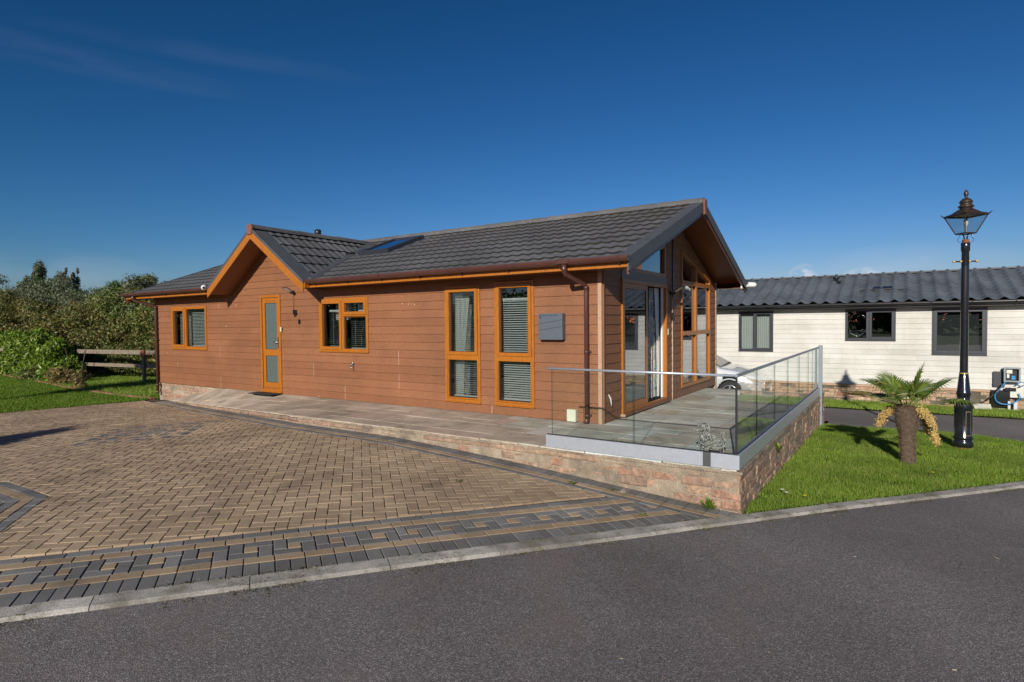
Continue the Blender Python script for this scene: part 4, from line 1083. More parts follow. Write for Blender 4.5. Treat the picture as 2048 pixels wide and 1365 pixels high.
for (a, b, p, q) in ((12.44, 12.53, .23, wt(12.5)-.055), ): tw.box((a, p, -.058), (b, q, .034), FN)
for p in (1.21, 2.22): tw.box((11.56, p, -.059), (13.50, p+.085, .036), FN)
TW = tw.build('gable_window', None, LODGE, bevel=.003)
p_ = MB(); p_.prism(inn, FN, -.02, -.014); p_.build('pane', M['pane_end'], TW)
curtain(FN, (13.1, 13.5), .1, 2.2, -.25, TW, M['net'], 4, .03)
# rooflight
def on_roof(x, v, h=0): 
    p = Vector((x, EY, EZ))+V1*v+mainN*h; return tuple(p)
k_ = MB(); fnr = lambda a, b, d: on_roof(a, b, d)
k_.mat(M['flash']); k_.box((-10.62, 1.88, .0), (-9.25, 3.50, .03), fnr)
k_.mat(M['anthracite']); frame_rect(k_, fnr, -10.42, -9.45, 2.05, 3.32, .09, .02, .125); SKY_ = k_.build('rooflight', None, LODGE, bevel=.006)
p_ = MB(); p_.box((-10.33, 2.14, .09), (-9.54, 3.23, .10), fnr); p_.build('pane', M['skylight_glass'], SKY_)
p_ = MB(); p_.box((-10.33, 2.14, .03), (-9.54, 3.23, .035), fnr); p_.build('reveal', M['interior'], SKY_)
f_ = MB(); f_.mat(M['black_pvc']); f_.lathe((-13.55, 10.7, 3.35), [(.055, 0), (.055, .62), (.09, .64), (.09, .78), (.05, .80)], 14); f_.build('flue', None, LODGE)
# vent cover and spilt mortar by the rooflight
v_ = MB(); v_.mat(M['black_pvc']); v_.box((-11.0, 2.02, .03), (-10.72, 2.25, .10), fnr); v_.build('roof_vent', None, LODGE, bevel=.01)

# ------------------------------------------------------------------ things fixed to the lodge
def cctv(p, dirv, label):
    p = Vector(p); d = Vector(dirv).normalized(); t = thing('security_camera', label, 'camera', p, 'white security cameras under the eaves')
    a = MB(); a.lathe(p, [(.052, 0), (.060, .02), (.060, .12), (.048, .17), (.02, .19)], 18, axis=d); a.build('housing', M['white_pvc'], t)
    c = MB(); c.lathe(p+d*.186, [(.028, 0), (.028, .012), (.018, .014)], 14, axis=d); c.build('lens', M['black_pvc'], t)
    b = MB(); b.tube([p-d*.02, p+d*.02-Vector((0, 0, .03)), p-d*.06-Vector((0, 0, .04))], .018, 8); b.build('bracket', M['white_pvc'], t)
cctv((PX-PHW-.16, EY-.12, 2.38), (.85, -.55, -.10), 'white security camera at the left foot of the porch gable')
cctv((XV1+.05, 2*RY-EY-.05, 2.33), (.9, .45, -.05), 'white security camera at the far tip of the deck gable')
def flood(pt, fn, label, cat='floodlight'):
    u, z = pt; t = thing('floodlight', label, cat, fn(u, z, .02))
    h = MB(); fl = lambda a, b, d: fn(u+a, z+b*.45-d*.35+.04, .10+b*.8+d*.3)
    h.box((-.10, -.02, -.0), (.08, .16, .03), fl); h.build('lamp_head', M['blackmetal'], t, bevel=.004)
    g = MB(); g.box((-.08, .0, .031), (.06, .14, .033), fl); g.build('lamp_glass', M['card'], t)
    b = MB(); b.box((-.03, -.03, .012), (.03, .05, .04), lambda a, b_, d: fn(u+a, z+b_, d)); b.tube([fn(u, z, .03), fn(u, z+.03, .10)], .012, 8)
    b.lathe(fn(u+.05, z+.0, .05), [(.022, 0), (.028, .03), (.02, .05)], 12, axis=Vector(fn(0, 0, 1))-Vector(fn(0, 0, 0))); b.build('bracket', M['blackmetal'], t)
    c = MB(); c.tube([fn(u-.0, z, .02), fn(u-.0, z-.2, .018), fn(u-.01, z-.40, .018), fn(u+.02, z-.52, .022), fn(u+.05, z-.46, .03)], .004, 6); c.build('cable', M['black_pvc'], t)
    j = MB(); j.box((u-.0, z-.46, .012), (u+.10, z-.36, .05), lambda a, b_, d: fn(a, b_, d)); j.lathe(fn(u+.05, z-.49, .03), [(.018, 0), (.022, .05)], 10); j.build('junction_box', M['blackmetal'], t, bevel=.004)
flood((-10.75, 2.18), FF, 'black floodlight with dangling cable right of the front door')
flood((10.86, 2.02), FN, 'black floodlight in the shade right of the patio doors')
mt = thing('mailbox', 'slate grey square mailbox with two slanting grooves and a house number', 'mailbox', (-4.42, YF-.01, 1.23))
mb_ = MB(); mb_.box((-4.645, 1.235, .012), (-4.235, 1.635, .115), FF); mb_.build('body', M['mailgrey'], mt, bevel=.006)
mb_ = MB()
for zz in ((1.475, 1.535), (1.375, 1.435)):
    a, b = zz; mb_.hexa([FF(-4.647, a, .1165), FF(-4.233, b, .1165), FF(-4.233, b+.006, .1165), FF(-4.647, a+.006, .1165)], [FF(-4.647, a, .1140), FF(-4.233, b, .1140), FF(-4.233, b+.006, .1140), FF(-4.647, a+.006, .1140)])
mb_.build('groove', M['ink'], mt)
def text(body, loc, size, m, parent, name='lettering', rot=(pi/2, 0, 0)):
    c = bpy.data.curves.new(name, 'FONT'); c.body = body; c.size = size; c.extrude = .0006; c.materials.append(m)
    o = bpy.data.objects.new(name, c); me = bpy.data.meshes.new_from_object(o); bpy.data.objects.remove(o); o = bpy.data.objects.new(name, me); COL.objects.link(o); o.location = loc; o.rotation_euler = rot
    o.parent = parent; o.matrix_parent_inverse = Matrix.Translation(-parent.location); return o
text('4', (-4.638, YF-.117, 1.555), .085, M['ink'], mt, 'house_number'); text('Wyre Country Park', (-4.59, YF-.117, 1.597), .034, M['ink'], mt)
kb_ = MB(); kb_.box((-10.60, 1.52, .012), (-10.55, 1.62, .035), FF); kb_.build('key_safe', M['blackmetal'], origin=(-10.575, YF, 1.52), label='small black key safe on the cladding below the floodlight cable', cat='key safe', bevel=.004)
kb_ = MB(); kb_.box((-11.20, 1.36, .034), (-11.16, 1.46, .055), FF); kb_.build('door_sensor', M['cream_box'], origin=(-11.18, YF, 1.36), label='small white sensor on the front door frame', cat='sensor', bevel=.005)
kb_ = MB(); kb_.box((10.66, 1.24, .012), (10.70, 1.36, .035), FN); kb_.build('door_sensor', M['cream_box'], origin=(XE, 10.68, 1.24), label='small white sensor beside the patio doors', cat='sensor', bevel=.005)
tp = MB(); tp.lathe((-8.93, YF-.01, .70), [(.028, 0), (.028, .012), (.012, .014), (.012, .06)], 12, axis=(0, -1, 0)); tp.tube([(-8.93, YF-.06, .70), (-8.92, YF-.09, .69), (-8.91, YF-.10, .63)], .011, 8); tp.tube([(-8.96, YF-.06, .745), (-8.90, YF-.06, .745)], .007, 6); tp.tube([(-8.93, YF-.06, .70), (-8.93, YF-.06, .745)], .008, 6)
tp.build('garden_tap', M['chrome'], origin=(-8.93, YF, .66), label='metal garden tap on the brown wall below the kitchen window', cat='tap')
eb = MB(); eb.box((-4.18, .012, .012), (-4.03, .195, .10), FF); EB = eb.build('utility_box', M['cream_box'], origin=(-4.1, YF, .01), label='cream utility box at the wall foot left of the downpipe', cat='box', bevel=.008)
c_ = MB(); c_.tube([(-4.16, YF-.03, .03), (-4.25, YF-.04, .012), (-4.42, YF-.03, .010), (-4.6, YF-.03, .012)], .006, 6); c_.build('cable', M['rust'], EB)
hk = MB(); hk.tube([(XE+.02, 8.02, .42), (XE+.035, 8.06, .36), (XE+.03, 8.10, .28), (XE+.02, 8.13, .22)], [.004, .012, .010, .004], 8); hk.build('cable_clip', M['white_petal'], origin=(XE, 8.07, .2), label='curved white cable clip low on the shaded end wall', cat='clip')
dmt = MB(); dmt.box((-12.02, 7.52, .003), (-11.18, 7.80, .018)); dmt.build('doormat', M['mat_black'], origin=(-11.6, 7.66, .003), label='black rubber doormat below the front door', cat='doormat', bevel=.004)

# ------------------------------------------------------------------ glass balustrade
BAL = thing('glass_balustrade', 'frameless glass balustrade with steel handrail round the deck corner', 'balustrade', (-1.36, 6.12, 0))
YB0, XB0 = 6.125, -1.375
ch = MB(); ch.mat(M['alu'])
ch.box((-3.57, YB0-.035, .002), (-1.70, YB0+.035, .148)); ch.box((-1.62, YB0-.035, .002), (XB0+.036, YB0+.035, .148))
ch.mat(M['clamp']); ch.box((-1.70, YB0-.028, .002), (-1.62, YB0+.028, .146)); ch.mat(M['gasket']); ch.box((-3.57, YB0-.012, .149), (XB0, YB0+.012, .156))
ch.build('base_channel', None, BAL, bevel=.002)
ch = MB(); ch.mat(M['alu']); ch.box((XB0-.035, YB0+.036, .002), (XB0+.035, 13.02, .148)); ch.mat(M['gasket']); ch.box((XB0-.012, YB0+.02, .149), (XB0+.012, 13.0, .156)); ch.build('base_channel', None, BAL, bevel=.002)
hr = MB(); hr.tube([(-3.57, YB0, .945), (XB0, YB0, .945)], .0135, 12); hr.build('handrail', M['alu'], BAL)
hr = MB(); hr.box((XB0-.015, YB0-.015, .93), (XB0+.015, 13.0, .960)); hr.build('handrail', M['post_grey'], BAL, bevel=.006)
def gp(x0, y0, x1, y1):
    g = MB(); tx, ty = (0, .006) if abs(x1-x0) > abs(y1-y0) else (.006, 0)
    g.box((x0-tx, y0-ty, .15), (x1+tx, y1+ty, .932)); o = g.build('glass_panel', M['bal'], BAL)
    for (x, y) in ((x0, y0), (x1, y1)):
        e = MB()
        w1_, w2_ = (.0015, .0062) if abs(x1-x0) > abs(y1-y0) else (.0062, .0015)
        e.box((x-w1_, y-w2_, .15), (x+w1_, y+w2_, .932)); e.build('polished_edge', M['glass_edge'], o)
gp(-3.50, YB0, -2.47, YB0); gp(-2.455, YB0, XB0-.01, YB0)
ys = [YB0+.01, 7.11, 8.24, 9.31, 10.43, 11.55, 12.15, 12.78]
for a, b in zip(ys, ys[1:]): gp(XB0, a+.007, XB0, b-.007)
cpst = MB(); cpst.box((XB0-.008, YB0-.008, .15), (XB0+.008, YB0+.008, .94)); cpst.build('corner_seal', M['gasket'], BAL)
ep = MB(); ep.box((XB0+.0, 13.02, -.72), (XB0+.07, 13.09, .99)); ep.build('end_post', M['post_grey'], BAL, bevel=.003)
ep = MB(); ep.box((XB0-.04, 12.80, .15), (XB0+.0, 12.90, .945)); ep.build('end_clamp', M['glass_edge'], BAL)

# ------------------------------------------------------------------ wire dog on the deck
WD = (-1.80, 6.66, 0)
wdm = MB()
def wireball(c, r, n, tw=.003, seg=14, squash=(1, 1, 1)):
    c = Vector(c); c = Vector((bx+(c.x-bx)*.42+(c.y-by)*.75, by+(c.x-bx)*.85-(c.y-by)*.5, c.z*1.0))
    for _ in range(n):
        ax = Vector((random.gauss(0, 1), random.gauss(0, 1), random.gauss(0, 1))).normalized(); e1 = ax.orthogonal().normalized(); e2 = ax.cross(e1)
        off = random.uniform(-.75, .75); rr = sqrt(1-off*off); a0 = random.uniform(0, 6.28); arc = random.uniform(1.5, 5.5); pts = []
        for i in range(seg):
            a = a0+arc*i/seg; p = ax*off+e1*rr*cos(a)+e2*rr*sin(a); p *= 1+random.uniform(-.10, .10)
            pts.append(c+Vector((p.x*r*squash[0]*.82, p.y*r*squash[1]*.9, p.z*r*squash[2]*.9)))
        wdm.tube(pts, tw, 4, False)
bx, by = WD[0], WD[1]
wireball((bx+.10, by+.02, .13), .11, 34, squash=(1.25, .85, .9)); wireball((bx-.04, by, .16), .095, 30, squash=(1, .9, 1.15))
wireball((bx-.07, by-.02, .30), .075, 30); wireball((bx-.145, by-.03, .285), .038, 14, squash=(1.3, .8, .8)); wireball((bx-.03, by-.05, .315), .032, 10, squash=(.7, .6, 1.4)); wireball((bx-.05, by+.06, .315), .032, 9, squash=(.7, .6, 1.4))
for lx, ly in ((-.08, -.05), (-.08, .05), (.18, -.05), (.18, .06)): wireball((bx+lx, by+ly, .05), .032, 10, squash=(.9, .9, 1.6))
wireball((bx+.24, by+.02, .20), .04, 10, squash=(.9, .6, 1.2)); wireball((bx-.05, by, .22), .07, 16)
wdm.build('wire_dog_sculpture', M['wire'], origin=WD, label='small dog sculpture of tangled wire on the deck behind the glass', cat='sculpture')

# ------------------------------------------------------------------ neighbouring cream lodge
NY = 20.33
NB = thing('cream_clad_lodge', 'long cream clad lodge with blue grey roof and dark windows', 'lodge', (2, 23, -1))
FB = lambda u, z, d: (u, NY-d, z)
OPN = [(-4.49, -3.44, .50, 1.78), (-1.42, -.15, .87, 1.79), (.71, 1.92, .49, 1.78), (5.2, 6.4, .5, 1.78)]
n1 = MB(); n1.mat(M['clad_white']); clad(n1, FB, -11.0, 10.0, -.45, 1.87, OPN, bh=.15, zb=-.45, lap=.010)
n1.mat(M['filler'])
n1.mat(M['white_pvc'])
n1.box((-11, NY+.0, -.45), (-10.9, NY+6, 1.9)); n1.box((9.9, NY+.0, -.45), (10, NY+6, 1.9)); n1.box((-11, NY+5.9, -.45), (10, NY+6.0, 1.9))
n1.prism([(NY, 1.88), (NY+6, 1.88), (NY+3, 2.85)], lambda a, b, d: (-11+d, a, b), 0, .1); n1.prism([(NY, 1.88), (NY+6, 1.88), (NY+3, 2.85)], lambda a, b, d: (9.9+d, a, b), 0, .1)
n1.build('wall', None, NB)
wb = MB(); wb.mat(M['plinthstone'])
def courselay(u0, u1, fn, z0, z1, h):
    z = z1
    while z > z0:
        u = u0-random.uniform(0, .3)
        while u < u1:
            L = random.choice((.22, .33, .44)); hh = h if random.random() < .6 else h
            a, b = max(u, u0), min(u+L, u1)
            if random.random() < .25 and b-a > .2:
                for q0, q1 in ((z-h, z-h/2), (z-h/2, z)): lay(wb, [(a, q0), (b, q0), (b, q1), (a, q1)], fn, .004, .006, random.uniform(-.003, .004), .015, .002)
            elif b-a > .03: lay(wb, [(a, z-h), (b, z-h), (b, z), (a, z)], fn, .004, .006, random.uniform(-.003, .004), .015, .002)
            u += L
        z -= h
courselay(-11, 10, lambda a, b, h: (a, NY+.02-h, b), -1.15, -.51, .105)
wb.mat(M['slab_joint']); wb.box((-11, NY+.021, -1.3), (10, NY+5.95, -.46)); wb.mat(M['trim_pale']); wb.box((-11, NY-.02, -.51), (10, NY+.02, -.452))
wb.build('stone_plinth', None, NB)
# mullioned dark windows
wN, _ = window(FB, OPN[0], [(-4.45, -4.02, .54, 1.74, False), (-3.98, -3.48, .54, 1.74, True)], M['anthracite'], .05, parent=NB); curtain(FB, (-4.44, -3.98), .52, 1.76, -.16, wN, M['net'], 6, .02, top=(-4.44, -4.0)); curtain(FB, (-3.98, -3.47), .52, 1.76, -.14, wN, M['net'], 8, .02)
b_ = MB(); b_.mat(M['anthracite']); bar(b_, FB, -4.025, -3.975, .54, 1.74, -.06, .028); b_.build('mullion', None, wN)
wN, _ = window(FB, OPN[1], [(-1.38, -.86, .91, 1.75, False), (-.80, -.19, .91, 1.75, True)], M['anthracite'], .06, parent=NB)
b_ = MB(); b_.mat(M['anthracite']); bar(b_, FB, -.865, -.795, .91, 1.75, -.06, .028); b_.build('mullion', None, wN)
t_ = MB(); t_.tube([(-1.12+.25*cos(a), NY+.22, 1.33+.36*sin(a)) for a in np.linspace(0, 2*pi, 9)], .016, 6); t_.build('octagonal_mirror', M['chrome'], wN)
wN, _ = window(FB, OPN[2], [(.75, 1.88, .53, 1.74, True)], M['anthracite'], .07, parent=NB, glass_=M['pane']); b_ = MB(); b_.box((.83, .61, -.16), (1.80, 1.66, -.15), FB); b_.build('inner_panel', M['dark_int'], wN)  # dark sheet behind the pane, standing in for the dim room
wN, _ = window(FB, OPN[3], [(5.24, 6.36, .54, 1.74, True)], M['anthracite'], .06, parent=NB)
r_ = MB(); r_.mat(M['tile_far']); NV = Vector((0, 3.35, 1.02)).normalized()
tiles(r_, (-11.4, NY-.34, 1.97), (1, 0, 0), NV, 21.8, 3.5, course=.35, pitch=.345, amp=.085, step=.020, du=.0345, nose_mat=M['tile_far'])
r_.mat(M['flash']); r_.box((-11.4, NY+2.85, 2.99), (10.4, NY+3.1, 3.035)); r_.add([(-11.4, NY+3.0, 3.02), (10.4, NY+3.0, 3.02), (10.4, NY+6.4, 1.98), (-11.4, NY+6.4, 1.98)], [(0, 1, 2, 3)])
r_.build('roof', None, NB)
i_ = MB(); i_.mat(M['interior']); lining(i_, FB, -10.9, 9.9, -.45, 1.88, OPN, -.1, -.003); i_.box((-10.9, NY+.1, 1.88), (9.9, NY+5.9, 1.9)); i_.mat(M['dark_int']); i_.box((-10.9, NY+2.2, -.45), (9.9, NY+2.3, 1.88)); i_.mat(M['interior_floor']); i_.box((-10.9, NY+.1, -.45), (9.9, NY+5.9, -.42)); i_.build('interior_walls', None, NB)
f_ = MB(); f_.mat(M['black_pvc']); f_.box((-11.4, NY-.30, 1.82), (10.4, NY-.28, 1.97)); f_.mat(M['white_pvc']); f_.box((-11.4, NY-.28, 1.86), (10.4, NY, 1.88)); f_.build('fascia', None, NB)
gutter(-11.4, 10.4, NY-.36, 1.95, parent=NB, m=M['black_pvc'])
NN = Vector((0, -NV.z, NV.y)); fr2 = lambda a, b, d: tuple(Vector((a, NY-.34, 1.97))+NV*b+NN*d)
v_ = MB(); v_.mat(M['black_pvc']); v_.box((-1.98, 2.35, .02), (-1.70, 2.65, .05), fr2); v_.lathe(fr2(-1.84, 2.5, .03), [(.06, 0), (.06, .12), (.10, .13), (.10, .18), (.05, .20)], 12); v_.build('roof_vent', None, NB)
v_ = MB(); v_.mat(M['black_pvc']); v_.box((-.75, 1.25, .03), (-.25, 1.55, .09), fr2); v_.box((-1.1, 1.15, .0), (.15, 1.27, .062), fr2); v_.build('roof_vent', None, NB, bevel=.02)
ab = MB(); ab.box((-1.62, NY-.012, -.80), (-1.30, NY+.0, -.72)); ab.build('air_brick', M['redbrick'], NB)

# utility meters by the neighbour's wall
UT = thing('meter_cabinet', 'open grey meter box with blue pipes beside the cream lodge', 'meter box', (2.35, NY-.25, -.98))
u_ = MB(); u_.mat(M['post_grey']); frame_rect(u_, FB, 2.26, 2.60, -.20, .18, .035, .10, .22); u_.mat(M['dark_int']); u_.box((2.27, -.19, .10), (2.59, .17, .12), FB); u_.mat(M['card']); u_.box((2.32, .02, .12), (2.44, .12, .15), FB); u_.box((2.33, -.1, .12), (2.38, .0, .15), FB); u_.mat(M['blue_pipe']); u_.box((2.42, -.14, .12), (2.5, -.04, .16), FB); u_.build('meter_box', None, UT)
u_ = MB(); u_.box((2.05, -.36, .05), (2.30, .06, .07), FB); u_.build('box_lid', M['anthracite'], UT, bevel=.01)
u_ = MB(); u_.box((2.40, -.62, .08), (2.68, -.33, .14), FB); u_.build('white_casing', M['card'], UT, bevel=.008)
u_ = MB(); u_.box((2.02, -.88, .03), (2.40, -.44, .10), FB); u_.box((2.30, -.45, .10), (2.52, -.36, .16), FB); u_.build('black_backboard', M['blackmetal'], UT)
u_ = MB(); u_.tube(catmull([(2.30, NY-.2, -.2), (2.18, NY-.22, -.4), (2.08, NY-.22, -.58), (2.14, NY-.22, -.75), (2.30, NY-.22, -.80), (2.48, NY-.22, -.74), (2.6, NY-.22, -.60), (2.56, NY-.2, -.5)], .06), .014, 8); u_.tube(catmull([(2.5, NY-.2, -.30), (2.62, NY-.25, -.18), (2.68, NY-.25, -.26), (2.56, NY-.2, -.33)], .05), .012, 8); u_.build('blue_hose', M['blue_pipe'], UT)
u_ = MB(); u_.box((2.36, -1.06, .10), (2.41, -.72, .14), FB); u_.box((2.48, -1.06, .10), (2.55, -.72, .14), FB); u_.build('bracket', M['alu'], UT)
u_ = MB(); u_.tube([(2.25, NY-.2, -.25), (2.1, NY-.24, -.5), (1.9, NY-.26, -.72), (1.6, NY-.26, -.9), (1.45, NY-.26, -.98)], .016, 8); u_.build('black_cable', M['black_pvc'], UT)
u_ = MB(); u_.hexa([(1.66, NY-.30, -.98), (2.02, NY-.34, -.97), (2.02, NY-.18, -.97), (1.66, NY-.16, -.98)], [(1.62, NY-.36, -.82), (1.98, NY-.40, -.80), (1.98, NY-.36, -.79), (1.62, NY-.32, -.81)])
u_.build('loose_board', M['card'], origin=(1.8, NY-.3, -.98), label='small white board lying in the grass by the meter box', cat='board')

# ------------------------------------------------------------------ street lamp
LX, LY = .83, 11.78; LZ = T(LX, LY)
LP = thing('street_lamp', 'tall black lamp post with copper lantern on the grass verge', 'street lamp', (LX, LY, LZ))
p_ = MB(); p_.mat(M['rust']); p_.lathe((LX, LY, LZ), [(.105, -.12), (.105, .035)], 24)
p_.mat(M['blackmetal']); p_.lathe((LX, LY, LZ), [(.125, .03), (.135, .04), (.137, .115), (.128, .13), (.122, .145), (.122, .155), (.136, .165), (.136, .19), (.120, .215), (.120, .64), (.124, .65), (.124, .70), (.118, .72), (.122, .735), (.118, .75), (.088, .755), (.086, .86), (.098, .872), (.100, .90), (.094, .915), (.090, .93), (.062, 1.19), (.058, 1.20)], 28)
p_.mat(M['gold']); p_.lathe((LX, LY, LZ), [(.060, 1.198), (.066, 1.205), (.060, 1.215)], 24)
BASE = p_.build('base', None, LP)
# gold-lined inspection door on the base
d_ = MB(); 
for z0, z1, a0, a1 in ((.22, .225, -1.35, -.75), (.60, .605, -1.35, -.75), (.22, .605, -1.35, -1.33), (.22, .605, -.77, -.75)):
    n = 6; vs = []
    for i in range(n+1):
        a = a0+(a1-a0)*i/n; vs += [(LX+.1215*cos(a), LY+.1215*sin(a), LZ+z0), (LX+.1215*cos(a), LY+.1215*sin(a), LZ+z1)]
    d_.add(vs, [(2*i, 2*i+2, 2*i+3, 2*i+1) for i in range(n)])
d_.build('inspection_door', M['gold'], BASE)
p_ = MB(); p_.lathe((LX, LY, LZ), [(.055, 1.21), (.052, 2.9), (.050, 3.14), (.060, 3.15), (.062, 3.27), (.055, 3.28)], 24); p_.build('column', M['blackmetal'], LP)
p_ = MB(); dA = Vector((.90, .35, 0)).normalized()
cpt = Vector((LX, LY, LZ+2.985)); p_.tube([cpt-dA*.155, cpt+dA*.155], .011, 10); LB = p_.build('ladder_bar', M['blackmetal'], LP)
p_ = MB()
for s_ in (-.16, -.062, .062, .16): p_.lathe(cpt+dA*(s_-.012*(1 if s_ > 0 else 1)), [(.006, -.006), (.020, .0), (.022, .012), (.018, .026), (.006, .03)], 12, axis=dA)
p_.build('bar_knob', M['gold'], LB)
zt0, zt1 = LZ+3.43, LZ+3.70; rb, rt = .125, .255; rot = radians(33.6+5)
def sq(r, z, k): a = rot+pi/4+k*pi/2-pi/2*2; return Vector((LX+r*sqrt(2)*cos(a), LY+r*sqrt(2)*sin(a), z))
l_ = MB(); zb_, zt_ = LZ+3.425, LZ+3.705
for k in range(4):
    l_.tube([sq(.092, zb_, k), sq(.195, zt_, k)], .009, 6, smooth=False)
    l_.tube([sq(.092, zb_, k), sq(.092, zb_, k+1)], .010, 6, smooth=False); l_.tube([sq(.20, zt_, k), sq(.20, zt_, k+1)], .011, 6, smooth=False)
    m0 = (sq(.092, zb_, k)+sq(.092, zb_, k+1))/2; m1_ = (sq(.195, zt_, k)+sq(.195, zt_, k+1))/2
    a = sq(.205, zt_+.012, k); o_ = (a-Vector((LX, LY, a.z))).normalized(); l_.tube([a, a+o_*.02+Vector((0, 0, .012)), a+o_*.035+Vector((0, 0, .035))], [.012, .009, .003], 6)
# hipped roof and chimney
rf = [sq(.215, zt_+.008, k) for k in range(4)]; r2 = [sq(.07, zt_+.105, k) for k in range(4)]; rmid = [sq(.135, zt_+.045, k) for k in range(4)]
l_.add(rf+rmid+r2, [(k, (k+1) % 4, 4+(k+1) % 4, 4+k) for k in range(4)]+[(4+k, 4+(k+1) % 4, 8+(k+1) % 4, 8+k) for k in range(4)]+[(8, 9, 10, 11), (3, 2, 1, 0)])
LAN = l_.build('lantern_frame', M['copper'], LP)
g_ = MB()
for k in range(4): g_.add([sq(.090, zb_+.005, k), sq(.090, zb_+.005, k+1), sq(.192, zt_, k+1), sq(.192, zt_, k)], [(0, 1, 2, 3)])
g_.build('lantern_glass', glass('lantern_glass', (.82, .84, .84), 1.5, .05, .03), LAN)
p_ = MB(); p_.lathe((LX, LY, zt_+.10), [(.085, 0), (.088, .03), (.110, .035), (.105, .05), (.078, .075), (.075, .10), (.092, .105), (.088, .125), (.055, .165), (.03, .175), (.016, .195), (.028, .215), (.034, .25), (.024, .285), (.010, .30), (.010, .315)], 20); p_.build('finial', M['copper'], LAN)
p_ = MB(); p_.lathe((LX, LY, zb_+.02), [(.010, 0), (.012, .09), (.03, .12), (.034, .16), (.022, .20), (.005, .21)], 14); p_.build('bulb', M['card'], LAN)
p_ = MB()
for k in range(4):
    a = rot+k*pi/2; p_.tube([(LX+.03*cos(a), LY+.03*sin(a), LZ+3.29), (LX+.025*cos(a), LY+.025*sin(a), LZ+3.36), (LX+.05*cos(a), LY+.05*sin(a), zb_)], .010, 6)
for s_ in (-1, 1):
    p_.tube([cpt+dA*s_*.045+Vector((0, 0, .31)), cpt+dA*s_*.09+Vector((0, 0, .30)), cpt+dA*s_*.115+Vector((0, 0, .34)), cpt+dA*s_*.09+Vector((0, 0, .385)), cpt+dA*s_*.075+Vector((0, 0, .43))], .0035, 6)
p_.build('lantern_bracket', M['blackmetal'], LP)
p_ = MB(); p_.lathe((LX, LY, LZ), [(.045, 3.27), (.045, 3.33)], 12); p_.build('rusty_collar', M['rust'], LP)

# ------------------------------------------------------------------ palm
PXX, PYY = .06, 9.91; PZ0 = T(PXX, PYY)
PT = thing('palm_tree', 'short windmill palm with shaggy trunk and yellow flower clusters', 'palm', (PXX, PYY, PZ0))
t_ = MB(); n = 28; prof = []
H_ = .84; rings = 34; vs = []
for i in range(rings+1):
    f = i/rings; z = f*H_-.03; r = .093-.008*sin(min(1, f*1.6)*pi)*.6+(.046*sst(.45, .8, f))-(.05*sst(.92, 1.0, f)); ox = .03*(1-f)
    for k in range(n):
        a = 2*pi*k/n; rr = r*(1+.10*noise.noise(Vector((cos(a)*3, sin(a)*3, z*18)))+.05*noise.noise(Vector((cos(a)*9, sin(a)*9, z*30))))
        vs.append((PXX+ox+rr*cos(a), PYY+rr*sin(a), PZ0+z))
t_.add(vs, [(i*n+k, i*n+(k+1) % n, (i+1)*n+(k+1) % n, (i+1)*n+k) for i in range(rings) for k in range(n)]+[tuple(rings*n+k for k in range(n))], True)
TR = t_.build('trunk', M['palm_trunk'], PT)
V_, F_ = [], []
for _ in range(5200):
    f = random.random()**.8; z = f*H_; r = .087+.040*sst(.45, .8, f)-.04*sst(.9, 1, f); a = random.uniform(0, 2*pi); L = random.uniform(.02, .07)*(.45+.9*f)
    p = Vector((PXX+.03*(1-f)+r*cos(a), PYY+r*sin(a), PZ0+z)); d = Vector((cos(a)*random.uniform(.1, .9)-sin(a)*random.uniform(-.9, .9), sin(a)*random.uniform(.1, .9)+cos(a)*random.uniform(-.9, .9), random.uniform(-.8, .7))).normalized()
    s_ = d.cross(Vector((cos(a), sin(a), .3))).normalized()*.0025; b = len(V_); V_ += [p-s_, p+s_, p+d*L]; F_.append((b, b+1, b+2))
fast('trunk_fibre', V_, F_, M['fibre'], TR)
CR = Vector((PXX+.0, PYY, PZ0+.80))
def frond(az, el, plen, R_, fold=.35, m=None, spread=2.3, droop=.25, roll_=0):
    d = Vector((cos(az)*cos(el), sin(az)*cos(el), sin(el))); base = CR+Vector((cos(az), sin(az), 0))*.05
    pts = [base+d*plen*t-Vector((0, 0, 1))*.10*plen*t*t for t in np.linspace(0, 1, 6)]
    f = MB(); f.mat(M['petiole']); f.tube(pts, [.009, .008, .007, .006, .006, .005], 5)
    hub = pts[-1]; ax = (pts[-1]-pts[-2]).normalized(); ax = (ax+Vector((0, 0, -droop))).normalized()
    side = ax.cross(Vector((0, 0, 1))).normalized(); up = side.cross(ax)
    if roll_: 
        q = Matrix.Rotation(roll_, 3, ax); side = q @ side; up = q @ up
    f.mat(m or M['frond']); nl = 38
    for i in range(nl):
        t = -spread/1+(2*spread)*i/(nl-1); L = R_*(1-.22*(abs(t)/spread)**2)*random.uniform(.93, 1.05)
        dd = (ax*cos(t)+side*sin(t)).normalized(); cup = up*fold*(abs(sin(t))*.5)
        sd_ = (ax*-sin(t)+side*cos(t)).normalized(); w0, w1 = .004, .0125*R_/.4
        p0 = hub; p1 = hub+(dd+cup).normalized()*L*.5; p2 = hub+(dd+cup*.8).normalized()*L*.8-Vector((0, 0, 1))*.015*L; p3 = hub+(dd+cup*.5-Vector((0, 0, .12+.1*random.random()))).normalized()*L
        lift = up*.006*(1 if i % 2 else -1)
        vs = [p0-sd_*.002, p0+sd_*.002, p1-sd_*w1*1.2+lift, p1+up*.008, p1+sd_*w1*1.2-lift, p2-sd_*w1*.7, p2+sd_*w1*.7, p3]
        f.add(vs, [(0, 3, 2), (0, 1, 3), (1, 4, 3), (2, 3, 5), (3, 6, 5), (3, 4, 6), (5, 6, 7)])
    f.build('frond', None, PT)
vdir = atan2(-PYY, -PXX)          # towards the road side
rgt = vdir+pi/2
